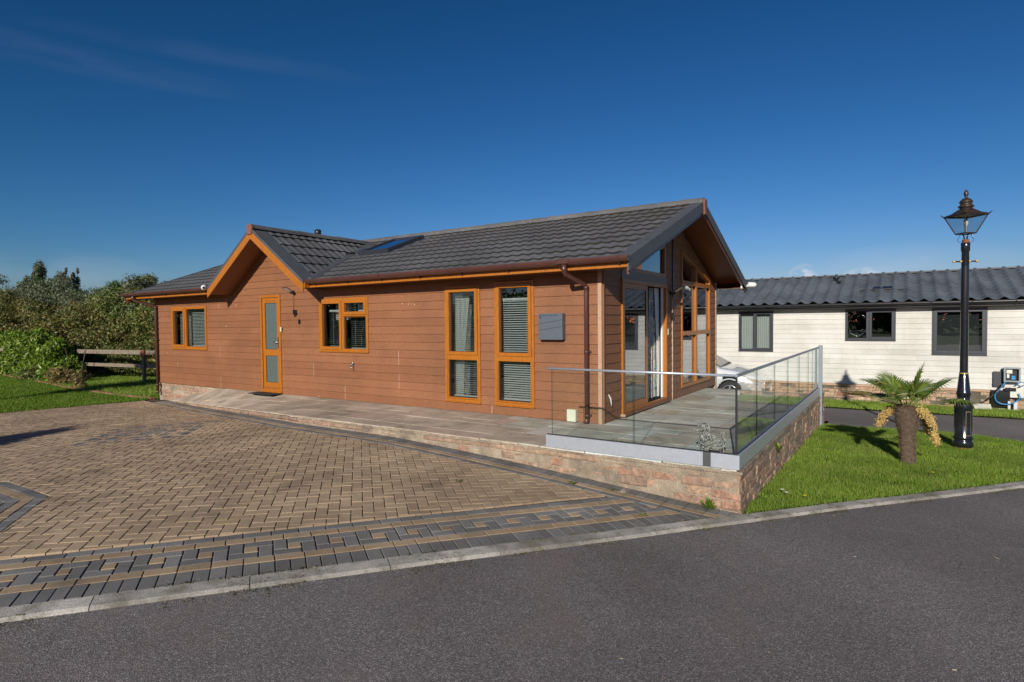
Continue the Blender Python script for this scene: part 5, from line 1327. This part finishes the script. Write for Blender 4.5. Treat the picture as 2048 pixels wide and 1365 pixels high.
frond(rgt+pi*.93, radians(47), .40, .33, .55); frond(rgt+pi*.84, radians(22), .34, .28, .6, droop=.1)
frond(rgt-.15, radians(78), .32, .42, .2, droop=-.2); frond(rgt+.1, radians(48), .38, .37, .35, droop=.0); frond(vdir+.5, radians(58), .30, .33, .25, droop=.0)
frond(rgt-.1, radians(16), .50, .30, .7, droop=.02); frond(rgt+pi, radians(20), .52, .27, .8, droop=.1, m=M['leaf_dry']); frond(vdir-.4, radians(38), .24, .26, .3, droop=.4)
frond(vdir+pi+.7, radians(60), .32, .32, .3); frond(rgt+pi-.6, radians(64), .32, .32, .3, droop=.0)
frond(vdir, radians(82), .20, .24, .2, droop=-.1)
for (az, ln, dr, nn) in ((rgt+pi-.15, .26, .22, 800), (rgt+.15, .28, .42, 1500), (rgt-.4, .26, .16, 600), (rgt+.5, .22, .30, 700)):
    c = MB(); c.mat(M['petiole']); b0 = CR+Vector((cos(az), sin(az), 0))*.08-Vector((0, 0, .06)); P = []
    for t in np.linspace(0, 1, 8): P.append(b0+Vector((cos(az), sin(az), 0))*ln*t+Vector((0, 0, .06*sin(t*pi)-dr*t*t)))
    c.tube(P, [.012]*5+[.008, .006, .004], 5); c.mat(M['blossom'])
    for _ in range(nn):
        t = random.uniform(.35, 1); i = min(6, int(t*7)); p = P[i].lerp(P[i+1], t*7-i); r = .05*(1-.4*t)
        o = p+Vector((random.gauss(0, r*.7), random.gauss(0, r*.7), random.gauss(-.01, r*.7))); s_ = random.uniform(.008, .014)
        e1 = Vector((random.gauss(0, 1), random.gauss(0, 1), random.gauss(0, 1))).normalized()*s_; e2 = e1.orthogonal().normalized()*s_; e3 = e1.cross(e2).normalized()*s_
        c.add([o+e1, o+e2, o+e3, o-e1-e2], [(0, 1, 2), (0, 2, 3), (0, 3, 1), (1, 3, 2)])
    c.build('flower_cluster', None, PT)

# ------------------------------------------------------------------ silver car behind the deck
CX, CYY = -3.14, 17.85; CZ0 = T(-4, 18)+.03
CAR = thing('parked_car', 'silver hatchback parked between the two lodges behind the deck', 'car', (CX-2.0, CYY, CZ0))
def prof_top(x):    # x metres back from the nose
    return float(np.interp(x, [0, .06, .18, .45, .8, 1.15, 1.55, 1.95, 2.3, 2.9, 3.4, 3.8, 4.05, 4.15], [.62, .70, .78, .87, .95, 1.0, 1.25, 1.44, 1.50, 1.50, 1.44, 1.30, 1.02, .95]))
def belt(x): return float(np.interp(x, [0, .2, .6, 1.2, 2, 3.3, 4.15], [.58, .68, .80, .92, .95, .98, .92]))
def halfw(x): return float(np.interp(x, [0, .08, .25, .6, 1.2, 3.2, 3.9, 4.15], [.52, .66, .78, .85, .875, .875, .83, .70]))
b_ = MB(); b_.mat(M['carpaint']); st = np.linspace(0, 4.15, 84); prev = None; vs = []; NS = 11
def carp(x, y, z): return (CX-x, CYY+y, CZ0+z)
for x in st:
    w_ = halfw(x); zt__ = prof_top(x); zb = .20 if .12 < x < 4.0 else .28; bl = min(belt(x), zt__-.02)
    half = [(w_*.86, zb), (w_*.95, .27), (w_*.985, .34), (w_*.995, .41), (w_, .48), (w_, .55), (w_*.998, .61), (w_*.985, max(.62, bl-.06)), (w_*.93, max(.63, bl))]
    tw_ = w_*.93-(zt__-bl)*.42
    half += [((w_*.93+tw_)/2*1.02, (bl+zt__)/2+.01), (tw_, zt__-.03), (tw_*.86, zt__), (tw_*.4, zt__+.012)]
    ring = [carp(x, -a, z) for a, z in half]+[carp(x, a, z) for a, z in half[::-1]]
    vs += ring
n = 26; fs = []
for i in range(len(st)-1):
    xm = (st[i]+st[i+1])/2
    for k in range(n-1):
        a = i*n+k; 
        kk = min(k, n-2-k); zm = (.235, .305, .375, .445, .515, .58, .63, .9, 1, 1, 1, 1, 1)[kk]
        if kk < 7 and (math.hypot(xm-.86, zm-.33) < .35 or math.hypot(xm-3.38, zm-.33) < .35): continue
        fs.append((a, a+1, a+n+1, a+n))
fs += [tuple(range(n)), tuple((len(st)-1)*n+k for k in range(n-1, -1, -1))]
b_.add(vs, fs, True); CB = b_.build('body', None, CAR)
g_ = MB()
def gl(pts): g_.add(pts, [tuple(range(len(pts)))])
def sidey(x, z): 
    w_ = halfw(x); zt__ = prof_top(x); bl = min(belt(x), zt__-.02); f = max(0, (z-bl))/(max(.05, zt__-bl)); return w_*.93-(zt__-bl)*.42*min(1, f)+.012
for s_ in (-1, 1):
    pts = [(1.35, 1.0), (1.75, 1.24), (2.1, 1.40), (2.35, 1.43), (2.35, 1.0)]; gl([carp(x, s_*sidey(x, z), z) for x, z in pts]); pts = [(2.43, 1.0), (2.43, 1.43), (3.0, 1.43), (3.4, 1.36), (3.55, 1.05)]; gl([carp(x, s_*sidey(x, z), z) for x, z in pts])
ws = [(1.16, .72, 1.02), (1.16, -.72, 1.02), (1.93, -.55, 1.445), (1.93, .55, 1.445)]; gl([carp(x-.01, y, z+.015) for x, y, z in ws]); gl([carp(x, y, z) for x, y, z in ((4.1, .6, 1.02), (4.1, -.6, 1.02), (3.82, -.5, 1.31), (3.82, .5, 1.31))])
g_.build('window_glass', M['carglass'], CAR)
for (x, s_) in ((.86, -1), (.86, 1), (3.38, -1), (3.38, 1)):
    c = carp(x, s_*.80, .31); ax = (0, s_, 0)
    t_ = MB(); t_.lathe(c, [(.20, -.19), (.30, -.18), (.325, -.14), (.325, .02), (.305, .06), (.22, .065), (.215, .0), (.02, -.01)], 36, axis=ax); WH = t_.build('wheel', M['tyre'], CAR)
    r_ = MB(); r_.lathe(Vector(c)+Vector(ax)*.02, [(.222, .03), (.222, .048), (.198, .04), (.195, .0)], 36, axis=ax, cap=False); cc = Vector(c)+Vector(ax)*.05
    for k in range(5):
        a = k*2*pi/5+.3; d = Vector((cos(a), 0, sin(a))); e = Vector((-sin(a), 0, cos(a)))
        r_.hexa([cc-e*.03-Vector(ax)*.02, cc+e*.03-Vector(ax)*.02, cc+d*.20+e*.022-Vector(ax)*.02, cc+d*.20-e*.022-Vector(ax)*.02], [cc-e*.03+Vector(ax)*.012, cc+e*.03+Vector(ax)*.012, cc+d*.20+e*.02, cc+d*.20-e*.02])
    r_.lathe(cc, [(.045, -.01), (.045, .018), (.02, .022)], 12, axis=ax); r_.build('rim', M['alloy'], WH)
for s_ in (-1, 1):
    for x in (.86, 3.38):
        h_ = MB(); h_.lathe(carp(x, s_*.42, .34), [(.02, 0), (.375, .01), (.378, .40)], 26, axis=(0, s_, 0), cap=False); h_.build('wheel_arch', M['tyre'], CAR)
        h_ = MB(); h_.tube([carp(x+.365*cos(a), s_*(halfw(x+.365*cos(a))-.004), .33+.365*sin(a)) for a in np.linspace(-.25, pi+.25, 22)], .022, 8); h_.build('arch_lip', M['carpaint'], CAR)
    h_ = MB(); pts = [(.10, .50, .60), (.16, .70, .62), (.42, .80, .72), (.62, .81, .80), (.40, .74, .83), (.16, .56, .735)]
    h_.add([carp(x-.02, s_*(y+.025), z+.012) for x, y, z in pts]+[carp(x+.05, s_*(y-.05), z) for x, y, z in pts], [tuple(range(6))]+[(i, (i+1) % 6, 6+(i+1) % 6, 6+i) for i in range(6)], True); h_.build('headlight', M['headlight'], CAR)
    h_ = MB(); h_.lathe(carp(1.42, s_*.98, .98), [(.02, -.06), (.07, -.05), (.08, .03), (.05, .07)], 12, axis=(-1, 0, 0)); h_.tube([carp(1.42, s_*.86, .93), carp(1.42, s_*.95, .97)], .02, 6); h_.build('wing_mirror', M['carpaint'], CAR)
h_ = MB(); h_.box(carp(-.005, -.32, .30), carp(.06, .32, .42)); h_.build('grille', M['blackmetal'], CAR, bevel=.01)
h_ = MB()
for s_ in (-1, 1): h_.box(carp(.02, s_*.50-.09, .34), carp(.12, s_*.50+.09, .46))
h_.build('fog_lamp_recess', M['anthracite'], CAR, bevel=.01)

# ------------------------------------------------------------------ post and rail fence, brick edging
FD = Vector((.9878, .156, 0)); FNn = Vector((-.156, .9878, 0)); FO = Vector((-22.67, 10.27, 0))
FC = thing('post_and_rail_fence', 'weathered two rail timber fence in front of the hedge', 'fence', (-24.0, 9.4, -.5))
for z0, z1 in ((.49, .645), (.03, .154)):
    r_ = MB(); 
    for a, b in ((-9.9, -4.9), (-4.9, .0), (.0, 3.3)):
        P = [FO+FD*a-FNn*.02, FO+FD*b-FNn*.02, FO+FD*b+FNn*.02, FO+FD*a+FNn*.02]; dz = random.uniform(-.012, .012)
        r_.hexa([p+Vector((0, 0, z0+dz)) for p in P], [p+Vector((0, 0, z1+dz)) for p in P])
    r_.build('rail', M['fence_wood'], FC)
for a in (-9.8, -4.9, 0.0, 3.2):
    c = FO+FD*a-FNn*.06; P = [c-FD*.055-FNn*.04, c+FD*.055-FNn*.04, c+FD*.055+FNn*.04, c-FD*.055+FNn*.04]
    r_ = MB(); r_.mat(M['fence_wood']); r_.hexa([p+Vector((0, 0, -.8)) for p in P], [p+Vector((0, 0, .42)) for p in P]); r_.mat(M['fence_red']); r_.hexa([p+Vector((0, 0, .421)) for p in P], [p+Vector((0, 0, .665)) for p in P]); r_.build('post', None, FC)
EDG = [(-37, 9.6), (-32, 8.85), (-28.9, 8.6), (-25.4, 8.28), (-23.3, 8.05), (-20.5, 7.93), (-18.4, 7.82), (-16.75, 7.78)]
ec = catmull(EDG, .12); eb_ = MB(); eb_.mat(M['redbrick'])
acc = 0; last = ec[0]; i = 1; seq = [ec[0]]
for p in ec[1:]:
    if (p-seq[-1]).length >= .215: seq.append(p)
for a, b in zip(seq, seq[1:]):
    d = (b-a).normalized(); n_ = Vector((-d.y, d.x, 0)); zf = T(a.x, a.y)+.035+random.uniform(-.004, .004)
    q = [(a.x-n_.x*.055, a.y-n_.y*.055), (b.x-n_.x*.055, b.y-n_.y*.055), (b.x+n_.x*.055, b.y+n_.y*.055), (a.x+n_.x*.055, a.y+n_.y*.055)]
    lay(eb_, q, lambda x, y, h: (x, y, zf+h), .004, .006, 0, .12, .002)
eb_.build('brick_edging', None, origin=(-21, 7.4, -.3), label='curved line of red brick edging between lawn and bed', cat='edging')

# ------------------------------------------------------------------ foliage
def leafcloud(name, clumps, nleaf, size, m, parent, shell=.55, seed=1, elong=1.8, label=None, cat=None, upb=.3):
    g = np.random.default_rng(seed); cl = np.array(clumps, float)    # cx,cy,cz,rx,ry,rz
    wgt = (cl[:, 3]*cl[:, 4]*cl[:, 5])**(2/3); idx = g.choice(len(cl), nleaf, p=wgt/wgt.sum())
    d = g.normal(size=(nleaf, 3)); d /= np.linalg.norm(d, axis=1)[:, None]
    r = (shell+(1-shell)*g.random(nleaf))**.8; r *= 1+.12*g.normal(size=nleaf)
    P = cl[idx, :3]+d*cl[idx, 3:]*r[:, None]
    nrm = d*.6+g.normal(size=(nleaf, 3))*.7+np.array([0, 0, upb]); nrm /= np.linalg.norm(nrm, axis=1)[:, None]
    t = np.cross(nrm, g.normal(size=(nleaf, 3))); t /= np.linalg.norm(t, axis=1)[:, None]; b = np.cross(nrm, t)
    s = size*(.6+.8*g.random(nleaf))[:, None]
    V = np.stack([P-t*s*elong*.5, P+b*s*.35+nrm*s*.08, P+t*s*elong*.5, P-b*s*.35+nrm*s*.08], 1).reshape(-1, 3)
    F = np.arange(nleaf*4).reshape(-1, 4)
    return fast(name, V, F, m, parent, label, cat)
def clumps_in(fnc, n, seed):
    g = random.Random(seed); return [fnc(g) for _ in range(n)]
# hedge: a long overgrown bank, laid behind the fence
HG = thing('overgrown_hedge', 'tall overgrown mixed hedge running behind the timber fence', 'hedge', (-24, 10.5, -.3))
def hedgeclump(lo, hi, zlo, zhi, dep=(0, 2.2)):
    def f(g):
        a = g.uniform(lo, hi); b = g.uniform(*dep); top = 2.9+.2*sin(a*.9)+.15*sin(a*2.3+1)-a*.03+.12*b; z = g.uniform(zlo, zhi)*top
        p = FO+FD*a+FNn*(1.25+b+.25*(z-1.2)**2*.2); r = g.uniform(.28, .62); return (p.x, p.y, z-.5, r*1.15, r*1.15, r*.85)
    return f
leafcloud('bramble_foliage', clumps_in(hedgeclump(-24, 1.5, .03, 1.0), 420, 3), 150000, .07, M['leaf_hedge'], HG, .55, 11)
leafcloud('hawthorn_foliage', clumps_in(hedgeclump(-5, 8.5, .03, 1.0), 210, 4), 90000, .066, M['leaf_hedge2'], HG, .55, 12)
leafcloud('top_growth', clumps_in(hedgeclump(-24, 8.5, .85, 1.18, (.5, 2.6)), 150, 5), 50000, .066, M['leaf_willow'], HG, .3, 13)
cr = MB()
for a in np.arange(-24, 9, 1.1):
    p = FO+FD*a+FNn*2.6; cr.tube([p+Vector((0, 0, -.4)), p+Vector((random.uniform(-.2, .2), 0, .8)), p+Vector((random.uniform(-.5, .5), .2, 2.0))], [.05, .035, .012], 6)
    for _ in range(5):
        q = p+Vector((0, 0, random.uniform(0, 1.2))); cr.tube([q, q-FNn*random.uniform(.6, 1.3)+Vector((random.uniform(-.4, .4), 0, random.uniform(.1, .7)))], [.018, .005], 5)
cr.build('stems', M['bark'], HG)
# dark undergrowth in the depth of the hedge
leafcloud('inner_foliage', clumps_in(hedgeclump(-25, 9, .0, .9, (1.4, 2.6)), 300, 6), 40000, .17, M['leaf_tree'], HG, .1, 14)
# laurel and neighbours in the bed
LA = thing('laurel_bush', 'bright green laurel bush at the left edge of the lawn', 'shrub', (-27, 9.3, -.5))
def laur(g):
    a = g.uniform(0, 8); h = (1.62+.12*sin(a*2.1)+.02*a)*min(1, sqrt((a+.2)/1.6)); z = g.uniform(.02, .95)*h; r = g.uniform(.16, .42)
    return (-26.1-a, 8.75+.03*a+g.uniform(-.15, .65), z-.5, r, r, r*.9)
leafcloud('foliage', clumps_in(laur, 190, 8), 80000, .078, M['leaf_laurel'], LA, .5, 21, 2.2)
s_ = MB()
for _ in range(14): p = Vector((-27.6+random.uniform(-3, 2.4), 9.3, -.55)); s_ = MB(); s_.tube([p, p+Vector((random.uniform(-.5, .5), random.uniform(-.4, .2), 1.3))], [.025, .008], 6); s_.build('stem', M['bark'], LA)
def smallbush(name, label, c, r, h, n, size, m, seed, stems=8):
    t = thing(name, label, 'shrub', (c[0], c[1], T(c[0], c[1])))
    g = random.Random(seed); cls = []
    for _ in range(26):
        a = g.uniform(0, 6.28); q = g.uniform(0, r*.8); rr = g.uniform(.12, .3)*r+.06; cls.append((c[0]+q*cos(a), c[1]+q*sin(a), T(*c)+g.uniform(.1, .95)*h*(1-.4*q/r), rr, rr, rr))
    leafcloud('foliage', cls, n, size, m, t, .3, seed)
    s_ = MB()
    for _ in range(stems): a = g.uniform(0, 6.28); s_ = MB(); s_.tube([(c[0], c[1], T(*c)-.05), (c[0]+r*.5*cos(a), c[1]+r*.5*sin(a), T(*c)+h*.6), (c[0]+r*.8*cos(a), c[1]+r*.8*sin(a), T(*c)+h*1.02)], [.010, .007, .003], 5); s_.build('stem', M['bark'], t)
smallbush('dry_shrub', 'small reddish dry shrub at the right foot of the laurel', (-24.9, 8.45), .5, .55, 2600, .05, M['leaf_dry'], 31)
smallbush('dry_shrub', 'thin straggly shrub with a bare stake beside the fence end', (-22.6, 8.25), .36, .6, 700, .045, M['leaf_dry'], 32, 10)
smallbush('variegated_shrub', 'low yellow green shrub against the edging in front of the laurel', (-27.5, 8.75), .9, .45, 2600, .06, M['leaf_hedge2'], 33)
def tree(label, base, h, rad, n, size, m, seed, wispy=False, name='tree', z0=None, f0=.25):
    x, y = base; z = T(max(-40, x), y)-.1 if z0 is None else z0; t = thing(name, label, 'tree', (x, y, z), 'trees behind the hedge'); g = random.Random(seed)
    tr = MB(); tr.tube([(x, y, z-.2), (x+g.uniform(-.2, .2), y, z+h*.45), (x+g.uniform(-.3, .3), y, z+h*.9)], [.12*h/4, .08*h/4, .02], 8)
    cls = []
    for i in range(16 if not wispy else 12):
        a = g.uniform(0, 6.28); f = g.uniform(f0, 1.0); q = rad*g.uniform(.2, .9)*(1.15-f*.75); cz = z+h*f; cx_, cy_ = x+q*cos(a), y+q*sin(a)
        tr.tube([(x, y, z+h*f*.55), ((x+cx_)/2, (y+cy_)/2, z+h*f*.8), (cx_, cy_, cz)], [.04*h/4, .025*h/4, .008], 6)
        rr = rad*g.uniform(.22, .45)
        if wispy: cls.append((cx_, cy_, cz, rr*.55, rr*.55, rr*1.1))
        else: cls.append((cx_, cy_, cz, rr, rr, rr*.8))
    if wispy:     # a few thin leaders, leafy along their length
        for k in range(5):
            a = g.uniform(0, 6.28); x1, y1 = x+rad*.35*cos(a), y+rad*.35*sin(a); hh = h*g.uniform(.78, .93); tr.tube([(x1, y1, z+h*.5), (x1+g.uniform(-.15, .15), y1, z+hh)], [.02, .006], 5)
            for q in range(9): f = q/8; cls.append((x1+g.uniform(-.12, .12), y1+g.uniform(-.12, .12), z+h*.55+(hh-h*.55)*f, .34*(1-f*.75), .34*(1-f*.75), .26))
    tr.build('trunk', M['bark'], t); leafcloud('crown', cls, int(n*2.2), size*.68, m, t, .2, seed); return t
tree('wispy grey green willow standing tallest at the left end', (-49.2, 15.3), 6.4, 1.5, 9000, .12, M['leaf_willow'], 41, True)
tree('narrow grey green willow between the two clumps of trees', (-47.3, 16.6), 6.5, 1.4, 10000, .12, M['leaf_willow'], 42, True)
tree('dark round headed tree left of the narrow willow', (-48.6, 16.2), 5.3, 2.3, 10000, .14, M['leaf_tree'], 43)
tree('loose pale tree at the far left edge of the picture', (-48.4, 13.4), 5.0, 2.0, 6000, .12, M['leaf_willow'], 44)
tree('dark green tree in the gap left of the roof', (-50.2, 20.6), 5.7, 2.0, 9000, .14, M['leaf_tree'], 45)
tree('broad mid green tree rising behind the lodge gutter end', (-45.6, 20.6), 5.6, 2.2, 10000, .13, M['leaf_hedge2'], 46)
tree('low dark tree behind the hedge in the middle of the row', (-46.2, 18.2), 3.9, 1.9, 7000, .13, M['leaf_tree'], 47)

# out of frame on the left, these throw the shadows seen on the drive and by the fence
tree('tree beyond the left edge that shades the fence corner', (-18.9, -2.0), 6.3, 1.5, 7000, .13, M['leaf_tree'], 48, f0=.7)
tree('slim shrub beyond the left edge that shades the drive', (-10.7, -1.5), 2.2, 1.1, 6000, .09, M['leaf_tree'], 49)

# woodland added out of frame behind the road, to darken the window reflections
wl = []
for a in np.arange(-165, -5, 1.6):
    q = radians(a); R_ = 62+random.uniform(-3, 3); hh = random.uniform(3.0, 6.0)
    for k in range(3): wl.append((R_*cos(q)+random.uniform(-1, 1), 4+R_*sin(q), hh*(.2+.3*k), 1.7, 1.7, 1.5))
tag(leafcloud('added_woodland', wl, 26000, .55, M['leaf_tree'], None, .2, 61), kind='stuff')

# ------------------------------------------------------------------ lawns
def blades(name, poly, dens, hgt, wid, m, zoff=0, seed=5, clumpy=.5, parent=None, zf=T, **kw):
    g = np.random.default_rng(seed); xs = [p[0] for p in poly]; ys = [p[1] for p in poly]
    A = (max(xs)-min(xs))*(max(ys)-min(ys)); n = int(A*dens)
    x = g.uniform(min(xs), max(xs), n); y = g.uniform(min(ys), max(ys), n); k = in_poly(poly, x, y); x, y = x[k], y[k]
    # tufts: vary height and presence with smooth noise
    f = np.sin(x*3.1+np.sin(y*2.3)*1.7)*np.sin(y*3.7+np.sin(x*1.9)*2)+.5*np.sin(x*9+y*4)*np.sin(y*11-x*5)
    keep = g.random(len(x)) < (.75+.3*f); x, y, f = x[keep], y[keep], f[keep]; n = len(x)
    # terrain heights on a coarse lattice
    gx = np.arange(min(xs)-.3, max(xs)+.6, .3); gy = np.arange(min(ys)-.3, max(ys)+.6, .3)
    Z = np.array([[zf(a, b) for b in gy] for a in gx]); i = ((x-gx[0])/.3).astype(int); j = ((y-gy[0])/.3).astype(int); u = (x-gx[i])/.3; v = (y-gy[j])/.3
    z = Z[i, j]*(1-u)*(1-v)+Z[i+1, j]*u*(1-v)+Z[i, j+1]*(1-u)*v+Z[i+1, j+1]*u*v+zoff
    a = g.uniform(0, 2*np.pi, n); h = hgt*(.45+.75*g.random(n)+clumpy*.35*f); w_ = wid*(.7+.6*g.random(n)); ln = g.normal(0, .42, (n, 2))
    ca, sa = np.cos(a)*w_/2, np.sin(a)*w_/2
    V = np.empty((n, 3, 3)); V[:, 0] = np.stack([x-ca, y-sa, z-.01], 1); V[:, 1] = np.stack([x+ca, y+sa, z-.01], 1)
    V[:, 2] = np.stack([x+ln[:, 0]*h, y+ln[:, 1]*h, z+h], 1)
    return fast(name, V.reshape(-1, 3), np.arange(n*3).reshape(-1, 3), m, parent, **kw)
rlawn = [kpt(s, .15) for s in np.arange(s_at_y(6.12, .15), s_at_y(11.6, .15), .3)]+BACKEDGE[::-1]+[(-1.31, 12.5), (-1.31, 6.25)]
llawn = [(-16.66, 7.2), (-16.95, 5.91), (-17.29, 4.67), (-18.4, .5), (-19.4, -3), (-38, -3), (-40, 9.4)]+[(p[0], p[1]-.08) for p in EDG]+[(-16.7, 7.6)]
blawn = [(p[0], p[1]+.07) for p in EDG]+[(-16.80, 8.0), (-16.8, 15.5), (-22, 13), (-26, 11.8), (-40, 11.8)]
strip_ = [(-3.3, 17.9), (-1.0, 17.75), (2.5, 17.95), (9, 18.1), (12, 18.2), (12, 20.34), (-3.3, 20.34)]
sheet('lawn', rlawn, .0, M['turf'], .35, kind='structure'); sheet('lawn', llawn, .0, M['turf'], .6, kind='structure'); sheet('lawn', blawn, -.01, M['turf'], .6, kind='structure'); sheet('lawn', strip_, -.0, M['turf'], .6, kind='structure')
blades('grass', rlawn, 9000, .045, .0065, M['grass'], seed=5, kind='stuff')
blades('grass', llawn, 1500, .06, .014, M['grass_left'], seed=6, kind='stuff')
blades('grass', blawn, 1100, .09, .018, M['grass'], seed=7, kind='stuff')
blades('grass', strip_, 1500, .07, .013, M['grass'], seed=8, kind='stuff')

# weeds and flowers
def weed(c, r, n, m, label, zf=None, h=.08, name='weed', cat='weed', lw=.018):
    z = T(*c) if zf is None else zf; w_ = MB()
    for _ in range(n):
        a = random.uniform(0, 6.28); L = random.uniform(.5, 1)*r; e = random.uniform(.2, 1.2); d = Vector((cos(a)*cos(e), sin(a)*cos(e), sin(e)*h/r)); s2 = Vector((-sin(a), cos(a), 0))*lw*random.uniform(.6, 1.2); p = Vector((c[0]+random.gauss(0, r*.15), c[1]+random.gauss(0, r*.15), z))
        w_.add([p, p+d*L*.6+s2, p+d*L, p+d*L*.6-s2], [(0, 1, 2, 3)])
    return w_.build(name, m, origin=(c[0], c[1], z), label=label, cat=cat)
weed((-1.62, 6.0), .13, 26, M['leaf_laurel'], 'green dandelion leaves growing from the foot of the wall corner', h=.16)
weed((-2.78, 6.42), .16, 40, M['leaf_hedge2'], 'small leafy weed growing between the deck slabs', 0.0, h=.16, lw=.010)
weed((-2.25, 6.35), .06, 16, M['leaf_laurel'], 'tiny weed behind the glass channel near the wire dog', 0.0, h=.06, lw=.008)
weed((-3.05, 5.78), .10, 22, M['leaf_hedge2'], 'low green weed on the dark paving border below the wall', h=.03, lw=.010)
weed((-2.62, 5.9), .08, 18, M['leaf_hedge2'], 'flat weed against the wall base left of the fallen stone', h=.03, lw=.010)
weed((-4.05, 5.0), .09, 16, M['leaf_hedge2'], 'small weed in a joint of the buff herringbone paving', h=.02, lw=.009)
weed((-2.05, 5.35), .08, 16, M['leaf_laurel'], 'weed in the paving where the two borders meet', h=.03, lw=.009)
weed((-1.30, 8.1), .10, 18, M['leaf_laurel'], 'trailing weed sprouting from the side of the stone wall', -.16, h=.14, lw=.012)
weed((-1.22, 6.75), .12, 26, M['leaf_laurel'], 'broad weed in the grass at the wall corner', h=.05, lw=.018)
def flower(c, m, label):
    z = T(*c)+.055; f = MB()
    for k in range(14):
        a = k*2*pi/14; p = Vector((c[0], c[1], z)); d = Vector((cos(a), sin(a), .25)); s2 = Vector((-sin(a), cos(a), 0))*.006; f.add([p, p+d*.014+s2, p+d*.024, p+d*.014-s2], [(0, 1, 2, 3)])
    o = f.build('flower', m, origin=(c[0], c[1], z-.06), label=label, cat='flower', group='flowers in the grass'); s2 = MB(); s2.tube([(c[0], c[1], z-.06), (c[0], c[1], z)], .0015, 4); s2.build('stem', M['petiole'], o)
flower((-.86, 7.0), M['yellow'], 'yellow dandelion flower in the grass near the wall corner'); flower((-1.10, 7.1), M['white_petal'], 'left white daisy near the wall corner'); flower((-1.04, 7.0), M['white_petal'], 'right white daisy near the wall corner')
flower((.35, 9.2), M['yellow'], 'yellow flower in the grass right of the palm')
st_ = MB(); st_.hexa([(-2.52, 5.86, T(-2.5, 5.9)), (-2.44, 5.85, T(-2.5, 5.9)), (-2.43, 5.91, T(-2.5, 5.9)), (-2.50, 5.92, T(-2.5, 5.9))], [(-2.50, 5.88, T(-2.5, 5.9)+.035), (-2.46, 5.87, T(-2.5, 5.9)+.03), (-2.455, 5.9, T(-2.5, 5.9)+.028), (-2.49, 5.905, T(-2.5, 5.9)+.04)])
st_.build('stone_fragment', M['mortar'], origin=(-2.48, 5.88, T(-2.5, 5.9)), label='pale broken stone chip on the paving below the wall', cat='stone')
V_, F_ = [], []
for _ in range(260):
    x, y = random.uniform(-4.5, 5), random.uniform(.6, 9); 
    if x < kpt(s_at_y(y), -.2)[0]+.1: continue
    a = random.uniform(0, 6.28); L = random.uniform(.006, .05) if random.random() < .35 else random.uniform(.003, .009); z = T(x, y)-.024; b = len(V_); d = (cos(a)*L/2, sin(a)*L/2); n_ = (-sin(a)*.0022, cos(a)*.0022)
    V_ += [(x-d[0]-n_[0], y-d[1]-n_[1], z), (x+d[0]-n_[0], y+d[1]-n_[1], z), (x+d[0]+n_[0], y+d[1]+n_[1], z+.003), (x-d[0]+n_[0], y-d[1]+n_[1], z+.003)]; F_.append((b, b+1, b+2, b+3))
fast('road_litter', V_, F_, M['straw'], kind='stuff')
# moss, grit and debris along the kerb: loose crumbs
V_, F_ = [], []; S9 = s_at_y(11.5)
for _ in range(16000):
    s = random.uniform(S0, S9); d = random.choice((random.gauss(.145, .012), random.gauss(-.02, .02), random.gauss(-.03, .05))); x, y = kpt(s, d)
    if noise.noise(Vector((x*2.3, y*2.3, 3))) < .0: continue
    z = T(x, y)+(-.028 if d < 0 else .0); r = random.uniform(.004, .013); b = len(V_)
    for k in range(3): a = random.uniform(0, 6.28); V_.append((x+r*cos(a), y+r*sin(a), z+random.uniform(0, .006)))
    F_.append((b, b+1, b+2))
for _ in range(9000):
    q = random.random()
    if q < .55: x = random.uniform(-15.5, -1.6); y = FE(x)-abs(random.gauss(.0, .035))-.03
    elif q < .8: t_ = random.random(); x = -16.62+(-17.27+16.62)*t_+abs(random.gauss(0, .12)); y = 7.29+(4.67-7.29)*t_
    else: x = random.uniform(-16, -2); y = random.uniform(1.5, 7.0)
    if q < .8 and noise.noise(Vector((x*1.7, y*2.3, 9))) < -.05: continue
    if q >= .8 and (x > kpt(0, 0)[0] and y < (x+4.6)/.70+1.0): continue
    if y > FE(x)-.02: continue
    z = T(x, y)+.002; r = random.uniform(.003, .010); b = len(V_)
    for k in range(3): a = random.uniform(0, 6.28); V_.append((x+r*cos(a), y+r*sin(a), z+random.uniform(0, .005)))
    F_.append((b, b+1, b+2))
fast('kerb_debris', V_, F_, M['moss'], kind='stuff')
